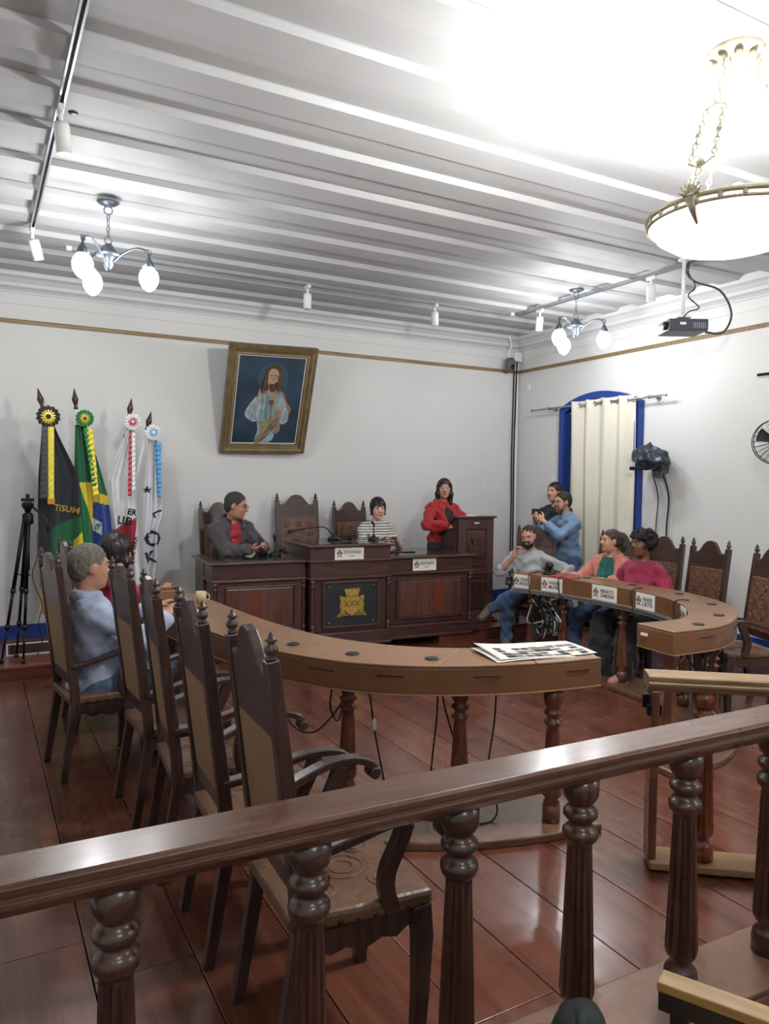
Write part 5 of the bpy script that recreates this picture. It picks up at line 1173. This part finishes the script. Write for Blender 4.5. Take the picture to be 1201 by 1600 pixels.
    # ---- garments
    for g in P['wear']:
        kind, m, name = g['k'], g['m'], g['n']; o = g.get('o', .012); Fd = Field(); nz = crease(g.get('cr', .005)*1.9, g.get('cf', 1))
        if kind == 'top':
            torso(Fd, o*.8)
            if g.get('hem', -.08) < -.05: Fd.rc(T(0, 0, .0), T(0, 0, g.get('hem', -.08)+.02), .12*s*fat, .125*s*fat, .08)
            for sd in (1, -1):
                e, w = arms[sd]; sl = g.get('sleeve', 1.); Fd.rc(shl[sd], shl[sd]+(e-shl[sd])*min(1, sl*2), .047*s*fat**.5+o, (.040 if sl > .5 else .046)*s+o, .03)
                if sl > .5: q = (sl-.5)*2; Fd.rc(e, e+(w-e)*.4*q, .040*s+o, .040*s+o, .03); Fd.rc(e+(w-e)*.4*q, e+(w-e)*q, .039*s+o, .031*s+o*.8, .02)
                if g.get('cuff'): q = (sl-.5)*2; Fd.rc(e+(w-e)*(q-.16), e+(w-e)*q, .038*s+o, .037*s+o, .008)
            for sd, (e, w) in arms.items():
                sl = g.get('sleeve', 1.)
                if sl <= .5: c_ = shl[sd]+(e-shl[sd])*sl*2
            nk = g.get('neck', .0)
            Fd.rc(T(0, -.02, .47), H(0, -.02, -.045), .053*s, .05*s, .006, '-')
            if g.get('vneck'):
                d = g['vneck']; Fd.rc(T(0, .12, .50), T(0, .135, .50-d), .062*s, .012*s, .012, '-')
            if g.get('open'):
                wv = g['open']; Fd.rc(T(0, .135, .52), T(0, .165*fat, .28), wv*1.25*s, wv*s, .012, '-'); Fd.rc(T(0, .165*fat, .28), T(0, .175*fat, -.2), wv*s, wv*.9*s, .012, '-')
            Fd.cut(T(0, 0, g.get('hem', -.08)), sp @ V(0, 0, -1))
        elif kind == 'pants':
            Fd.el(T(0, -.01, .0), V(.158, .12*fat, .12)*s+o, Rt_, .05)
            for sd in (1, -1):
                k, a, t = legs[sd]; Fd.rc(hipj[sd], k, .086*s*fat**.4+o, .062*s+o, .04); Fd.rc(k, k+(a-k)*.4, .062*s+o, .058*s+o+g.get('flare', 0), .03); Fd.rc(k+(a-k)*.4, k+(a-k)*1.03, .056*s+o+g.get('flare', 0), .046*s+o+g.get('flare', 0), .03)
        me, Pv, Fq = Fd.mesh(name, g.get('h', .0085), nz); me.materials.append(m); ob = obj(name, me, root)
        if g.get('collar'):
            gap = .62 if g['collar'] == 'open' else .22; w_ = 1.25 if g['collar'] == 'open' else 1.0; b = MB()
            def cf_(u, v):
                ph = gap+(2*pi-2*gap)*u; fr = max(0, cos(ph)); r = (.060, .070, .086, .102)[min(3, int(v*3+.01))]*w_; z = (.515, .553, .535, .492)[min(3, int(v*3+.01))]-.012*cos(ph)-(.035*fr**2 if v > .9 else 0)
                return tuple(T(r*sin(ph), -.012+r*cos(ph)*.95, z))
            b.grid(cf_, 28, 3); b.build('collar', m, ob, solid=.004)
        if g.get('buttons'):
            for k in range(4):
                p = T(0, .10*fat+.02+o, .36-.085*k); b = MB(); b.sphere(p+Rt_ @ V(0, .006, 0), (.007, .005, .007), 6, 5); b.build('button', g['buttons'], ob)
    sh = P.get('shoe')
    if sh:
        for sd in (1, -1):
            k, a, t = legs[sd]; t = unit(t); d = unit(a-k)
            Fd = Field(); Fd.rc(a-d*.12*s, a+d*.03*s, .044*s, .042*s, .02); me, _, _ = Fd.mesh('sock', .009); me.materials.append(mat('sock_dark', '23262c', .9)); obj('sock', me, root)
            Fd = Field(); dn = unit(d-t*(d@t)); heel = a+dn*.045*s-t*.035*s; toe = a+dn*.055*s+t*.165*s
            Fd.rc(heel, toe, .043*s, .041*s, .02); Fd.rc(a+dn*-.01, a+dn*.03+t*.03, .045*s, .042*s, .03); Fd.cut(a+dn*.088*s, dn)
            me, _, _ = Fd.mesh('shoe', .007); me.materials.append(sh[0]); so = obj('shoe', me, root)
            Fd = Field(); Fd.rc(heel+dn*.02, toe+dn*.02, .043*s, .039*s, .02); Fd.cut(a+dn*.096*s, dn); Fd.cut(a+dn*.076*s, -dn)
            me, _, _ = Fd.mesh('sole', .007); me.materials.append(sh[1]); obj('sole', me, so)
    # ---- hair
    Fh = Field(); hm = P['hairm']; st = P['hair']; e_ = P.get('hvol', .010)
    Fh.el(H(0, -.018, .036), (V(.074, .092, .082)+e_)*hs, HR, .02)
    if st == 'short':
        Fh.el(H(0, -.05, -.01), V(.066+e_*.6, .055+e_*.6, .075)*hs, HR, .02); Fh.el(H(0, .090, -.030), V(.092, .078, .104)*hs, HR, .012, '-'); Fh.cut(H(0, -.04, -.070), HR @ V(0, .35, -1))
        for sd in (1, -1): Fh.el(H(sd*.082, .004, -.012), V(.022, .028, .036)*hs, HR, .008, '-')
    if st == 'bald':
        Fh = Field(); Fh.el(H(0, -.024, .018), V(.080, .090, .078)*hs, HR, .02); Fh.el(H(0, -.05, -.02), V(.07, .058, .07)*hs, HR, .02); Fh.el(H(0, .092, .035), V(.085, .088, .10)*hs, HR, .01, '-'); Fh.cut(H(0, -.04, -.072), HR @ V(0, .3, -1))
        for sd in (1, -1): Fh.el(H(sd*.082, .004, -.012), V(.022, .028, .036)*hs, HR, .008, '-')
    if st in ('long', 'tied', 'bangs', 'bun'):
        Fh.el(H(0, -.045, -.02), V(.074, .062, .085 if st in ('long', 'bangs') else .055)*hs, HR, .03)
        Fh.el(H(0, .096, -.040), V(.074, .085, .102)*hs, HR, .012, '-')
    if st == 'long':
        for sd in (1, -1):
            Fh.rc(H(sd*.066, -.005, .03), H(sd*.082, -.004, -.07), .024*hs, .026*hs, .03); Fh.rc(H(sd*.082, -.004, -.07), H(sd*.088, .012-.02*P.get('hback', 0), -.19), .026*hs, .014*hs, .03)
        Fh.rc(H(0, -.06, -.02), H(0, -.075, -.17), .058*hs, .045*hs, .04); Fh.rc(H(-.05, -.06, -.05), H(-.06, -.06, -.18), .03*hs, .02*hs, .03); Fh.rc(H(.05, -.06, -.05), H(.06, -.06, -.18), .03*hs, .02*hs, .03)
    if st == 'tied':
        Fh.el(H(0, -.115, .03), V(.03, .028, .03)*hs, HR, .015); Fh.rc(H(0, -.125, .03), H(0, -.15, -.06), .03*hs, .028*hs, .015); Fh.rc(H(0, -.15, -.06), H(0, -.13, -.14), .028*hs, .012*hs, .02); Fh.cut(H(0, 0, -.135), HR @ V(0, 0, -1))
        Fh.el(H(0, .0, -.10), V(.1, .07, .055)*hs, HR, .01, '-')
    if st == 'bun': Fh.el(H(0, -.105, .05), V(.042, .036, .04)*hs, HR, .015); Fh.el(H(0, .0, -.11), V(.1, .09, .06)*hs, HR, .01, '-')
    if st == 'bangs':
        for k in range(9): x = -.048+.012*k; Fh.rc(H(x, .07-abs(x)*.25, .075), H(x*1.05, .093-abs(x)*.5, .034), .012*hs, .007*hs, .008)
        for sd in (1, -1): Fh.rc(H(sd*.068, .02, .03), H(sd*.076, .025, -.065), .016*hs, .007*hs, .02)
        Fh.el(H(.02, -.09, .075), V(.035, .03, .03)*hs, HR, .02); Fh.el(H(0, .02, -.12), V(.1, .1, .06)*hs, HR, .01, '-')
    if st == 'afro':
        rr = random.Random(4); Fh.el(H(0, .10, -.055), V(.070, .085, .10)*hs, HR, .012, '-')
        for k in range(150):
            a, c = rr.uniform(0, 2*pi), rr.uniform(-.95, 1); r = sqrt(1-c*c); p = V(.105*r*cos(a), -.02+.108*r*sin(a), .035+.095*c)
            if (p[1] > .035 and p[2] < .06) or (p[1] > -.02 and p[2] < -.03): continue
            Fh.el(H(*p), V(1, 1, 1)*rr.uniform(.016, .026)*hs, HR, .012)
    fq = P.get('hf', 1.); hn = lambda x, y, z: .0022*(np.sin(150*fq*x+40*z+20*np.sin(30*y))+np.sin(130*fq*y-35*z+12*np.sin(41*x)))
    me, _, _ = Fh.mesh('hair', .006, hn); me.materials.append(hm); obj('hair', me, root)
    if P.get('beard'):
        Fb = Field(); Fb.el(H(0, .040, -.082), V(.052*jw, .052, .042)*hs, HR, .02); Fb.el(H(0, .072, -.105), V(.034, .026, .028)*hs, HR, .02); Fb.rc(H(-.026, .088, -.043), H(.026, .088, -.043), .009*hs, .009*hs, .008)
        for sd in (1, -1): Fb.rc(H(sd*.066, .012, -.03), H(sd*.05, .045, -.075), .010*hs, .016*hs, .02); Fb.rc(H(sd*.028, .086, -.046), H(sd*.032, .076, -.08), .008*hs, .012*hs, .012)
        Fb.el(H(0, .094, -.060), V(.022, .02, .009)*hs, HR, .006, '-'); me, _, _ = Fb.mesh('beard', .005, hn); me.materials.append(P['beard']); obj('beard', me, root)
    if P.get('glasses'):
        b = MB()
        for sd in (1, -1):
            b.tube([H(sd*.031+.0225*cos(w), .1015, .004+.0175*sin(w)) for w in np.linspace(0, 2*pi, 17)], .0022, 6, caps=False); b.tube([H(sd*.053, .1, .008), H(sd*.074, .06, .010), H(sd*.078, -.005, .008)], .002, 6)
        b.tube([H(-.009, .102, .006), H(0, .106, .009), H(.009, .102, .006)], .002, 6); gl = b.build('glasses', P['glasses'], root)
    if P.get('earring'):
        b = MB()
        for sd in (1, -1): b.tube([H(sd*.079, .004, -.04), H(sd*.08, .004, -.075)], .005*hs, 6)
        b.build('earrings', P['earring'], root)
    return root, T, H, arms
JEANS = cloth_mat('blue_denim', '3a4f70', .18, .85, .2, 160); DJ = cloth_mat('dark_trousers', '15181c'); NAVY = cloth_mat('navy_denim', '2a4468', .15)
SH_W = (mat('shoe_canvas', '26282c', .7), white_p); SH_B = (mat('shoe_suede', '5c5248', .8, var=.2, vscale=20), mat('shoe_sole_brown', '4a4038', .7)); SH_K = (black_m, black_m); SH_P = (mat('shoe_pink', 'b57f7c', .7), white_p)
SEAT = dict(ar=(.12, .50, .10), al=(-.12, .50, .10))
# man in blue shirt, left, seated in profile
person('grey-haired man in light blue shirt seated at the left', (.62, 4.61, 0), 8, dict(hip=.50, lean=-5, fat=1.1, hs=1.1, wr=(.16, .36, .87), wl=(-.12, .40, .88), ar=(.12, .46, .10), al=(-.12, .44, .10), pr=(.6, -.6, -.5), pl=(-.6, -.6, -.5), hyaw=2, hpitch=-4,
    skin=skin_mat('tan', 'b5856c'), hairm=mat('hair_grey', '6a635c', .8, var=.3, vscale=60), hair='short', hvol=.007, jaw=1.1, s=1.0,
    wear=[dict(k='top', n='shirt', m=cloth_mat('light_blue', 'a6b0ca'), o=.018, collar='full', sleeve=.92, cuff=1, hem=-.16, cr=.005), dict(k='pants', n='jeans', m=cloth_mat('faded_denim', '53687f'), o=.012)], shoe=SH_K))
person('dark-haired woman in pink top seated beside the flags', (.80, 5.48, 0), 24, dict(hip=.555, lean=6, fem=1, s=.92, wr=(.12, .40, .87), wl=(-.14, .38, .87), ar=(.1, .44, .10), al=(-.1, .44, .10), hyaw=12,
    skin=skin_mat('light_brown', 'b07c60'), lip=mat('lips_red', '9a5a52', .4), hairm=mat('hair_black', '171311', .38, var=.4, vscale=60), hair='long', hvol=.020, hs=1.12, wear=[dict(k='top', n='blouse', m=cloth_mat('pink', 'a81f48'), o=.014, sleeve=.35, hem=-.1), dict(k='pants', n='trousers', m=DJ)], shoe=SH_K))  # tone noise in the black hair colour paints in highlights
# man in grey jacket behind the desk
person('man in dark grey jacket and red shirt seated with phone', (2.25, 7.50, .23), -74, dict(hip=.555, lean=16, hyaw=40, hpitch=-12, s=1.0, hs=1.1, fat=1.05, wr=(.03, .50, .765), wl=(-.13, .50, .765), pr=(.7, -.3, -.7), pl=(-.7, -.3, -.7), ar=(.12, .44, .10), al=(-.12, .44, .10),
    hr=((-.6, .7, .15), (-.3, -.5, .6), 1, .7), hl=((.5, .8, .15), (.3, -.5, .6), -1, .7), skin=skin_mat('ruddy', 'be8a73'), hairm=mat('hair_salt', '3a3836', .8, var=.4, vscale=70), hair='short', hvol=.008, jaw=1.08, glasses=mat('glasses_brown', '4a2a1c', .4),
    wear=[dict(k='top', n='red_shirt', m=cloth_mat('red', 'a82436'), o=.008, collar='open', sleeve=.3), dict(k='top', n='jacket', m=cloth_mat('charcoal', '4b4648', .08), o=.030, collar='open', sleeve=.97, open=.074, hem=-.14, cr=.005), dict(k='pants', n='trousers', m=DJ)], shoe=SH_K))
phone((2.46, 6.985, 1.055), (radians(-35), radians(25), radians(20)), 'dark phone held by the man in grey jacket')
# woman in striped shirt
person('woman with dark fringe in striped T-shirt behind the desk', (3.97, 7.50, .23), -90, dict(hip=.545, lean=10, fem=1, s=.92, hs=1.12, hyaw=-14, hpitch=-4, wr=(.10, .36, .82), wl=(-.10, .36, .82), ar=(.1, .44, .10), al=(-.1, .44, .10), skin=skin_mat('fair', 'd8ad9a'), lip=mat('lips_red', '9a5a52', .4),
    hairm=mat('hair_black', '171311', .38, var=.4, vscale=60), hair='bangs', hvol=.011, earring=mat('earring_red', 'b03428', .4), wear=[dict(k='top', n='striped_shirt', m=stripe_mat('shirt_stripes', 'd4d0c8', '26262a', 34, .32), o=.014, sleeve=.46, hem=-.1), dict(k='pants', n='trousers', m=DJ)], shoe=SH_K))
# woman at the lectern
person('smiling woman in red jacket standing at the lectern', (4.74, 7.24, .12), -84, dict(hip=.86, lean=2, fem=1, s=.94, fat=1.0, hyaw=-34, hpitch=-2, wr=(.16, .30, 1.06), wl=(-.10, .33, 1.08), pr=(.9, -.3, -.3), pl=(-.9, -.3, -.3), hr=((-.7, .6, .2), (-.2, -.4, -.8), 1, .8), hl=((.7, .6, .2), (.2, -.4, -.8), -1, .8), ar=(.1, .02, .09), al=(-.1, .02, .09), kr=(0, 1, 0), kl=(0, 1, 0),
    skin=skin_mat('warm_brown', 'c2917a'), lip=mat('lips_red', '9a5a52', .4), hairm=mat('hair_black', '171311', .38, var=.4, vscale=60), hair='long', hvol=.013, glasses=mat('glasses_clear', 'cfcac6', .3),
    wear=[dict(k='top', n='dark_top', m=cloth_mat('black_top', '1a1a1e'), o=.008, sleeve=.2, vneck=.08), dict(k='top', n='red_jacket', m=cloth_mat('scarlet', 'a01a20', .12), o=.024, sleeve=.95, collar='open', open=.050, hem=-.02, cr=.005, cuff=1, buttons=mat('red_button', '701418', .4)), dict(k='pants', n='trousers', m=cloth_mat('dark_denim', '1c2430'))], shoe=SH_K))
# bearded man, legs crossed, hand at his mouth
person('bearded man in checked shirt seated with crossed legs, hand at mouth', (5.14, 6.17, 0), -138, dict(hip=.48, lean=-8, hfwd=.05, fat=1.12, s=.95, hyaw=-10, hpitch=-14, hroll=4, wr=(.11, .24, .925), wl=(-.32, .20, .70), pr=(.75, .3, -.9), pl=(-.8, -.8, .2), hr=((-.3, -.1, 1), (-.6, .5, 0), 1, .9), hl=((.2, .9, -.3), (0, -.2, -1), -1, .3),
    al=(.28, .42, .40), kl=(-.5, .7, .8), tl=(.35, .55, -.45), ar=(.13, .48, .10), tr=(.1, 1, -.05), skin=skin_mat('fair_tan', 'c4957f'), hairm=mat('hair_brown', '33261f', .8), hair='short', hvol=.003, jaw=1.1, beard=mat('beard_brown', '2a211d', .85),
    wear=[dict(k='top', n='checked_shirt', m=stripe_mat('shirt_check', 'b0b4b2', '959a9c', 80, .3, check=True), o=.016, collar='full', sleeve=.56, cuff=1, hem=-.1, cr=.006), dict(k='pants', n='jeans', m=JEANS, o=.014)], shoe=SH_B))
# man photographing with a phone
person('man in denim shirt standing and photographing with a phone', (5.83, 6.31, 0), 172, dict(hip=.85, lean=6, s=.945, hyaw=4, hpitch=-4, wr=(.09, .37, 1.27), wl=(-.09, .39, 1.27), pr=(.6, -.1, -.8), pl=(-.6, -.1, -.8), hr=((-.4, .6, .6), (-.6, -.2, .1), 1, .55), hl=((.4, .6, .6), (.6, -.2, .1), -1, .55), ar=(.1, .03, .09), al=(-.1, -.05, .09), kr=(0, 1, 0), kl=(0, 1, 0),
    skin=skin_mat('fair_tan', 'c4957f'), hairm=mat('hair_dark_brown', '2b1f1a', .7), hair='short', hvol=.011, glasses=mat('glasses_red', '5a2420', .4), beard=mat('stubble', '6e5244', .85),
    wear=[dict(k='top', n='denim_shirt', m=cloth_mat('denim_shirt', '6d88a8', .15), o=.018, collar='full', sleeve=.80, cuff=1, hem=-.14, cr=.005), dict(k='pants', n='jeans', m=cloth_mat('blue_jeans', '405878', .15))], shoe=SH_B))
phone((5.40, 6.37, 1.365), (0, radians(90), radians(82)), 'phone held up sideways by the man in denim shirt', mat('phone_blue', '3a4a78', .3))
person('woman in black top standing by the window curtain', (6.06, 6.80, 0), -155, dict(hip=.92, lean=0, fem=1, s=.985, hyaw=-14, hpitch=2, wr=(.20, .10, .86), wl=(-.18, .16, .88), ar=(.1, .03, .09), al=(-.1, 0, .09), kr=(0, 1, 0), kl=(0, 1, 0), skin=skin_mat('warm_brown', 'c2917a'), lip=mat('lips_red', '9a5a52', .4), hairm=mat('hair_black', '171311', .38, var=.4, vscale=60), hair='bun', hvol=.008,
    wear=[dict(k='top', n='black_top', m=cloth_mat('black_top', '1a1a1e'), o=.014, sleeve=.42, hem=-.1), dict(k='pants', n='trousers', m=NAVY)], shoe=SH_K))
# women seated behind the right table
person('woman in coral jacket with tied hair seated at the right table', (5.30, 5.12, 0), -168, dict(hip=.54, lean=3, fem=1, s=.91, fat=1.14, hyaw=-30, hpitch=2, wr=(.18, .36, .80), wl=(-.16, .30, .80), ar=(.1, .50, .10), al=(-.12, .42, .10), skin=skin_mat('fair_tan', 'c4957f'), lip=mat('lips_red', '9a5a52', .4), hairm=mat('hair_brown_tied', '3a2a20', .55, var=.3, vscale=50), hair='tied', hvol=.006,
    wear=[dict(k='top', n='green_top', m=cloth_mat('emerald', '12605a'), o=.010, sleeve=.2, vneck=.10), dict(k='top', n='coral_jacket', m=cloth_mat('coral', 'c47a68', .08), o=.026, sleeve=.95, collar='open', open=.088, hem=-.06, cr=.005, cuff=1, buttons=mat('coral_button', 'd8a090', .4)), dict(k='pants', n='jeans', m=JEANS)], shoe=SH_W))
person('woman with curly dark hair in magenta T-shirt at the right table', (5.17, 4.63, 0), -172, dict(hip=.52, lean=2, fem=1, s=.96, fat=1.08, hyaw=-14, hpitch=0, wr=(.20, .26, .66), wl=(-.20, .26, .66), ar=(.1, .44, .10), al=(-.1, .42, .10), skin=skin_mat('dark_brown', '704c38'), lip=mat('lips_dark', '6a3834', .4), hairm=mat('hair_curly', '191516', .8, var=.3, vscale=60), hair='afro', hf=1.3,
    wear=[dict(k='top', n='magenta_shirt', m=cloth_mat('magenta', '8c1d40'), o=.014, sleeve=.36, hem=-.1), dict(k='pants', n='wide_trousers', m=cloth_mat('black_trousers', '14181a'), o=.02, flare=.022)], shoe=SH_P))
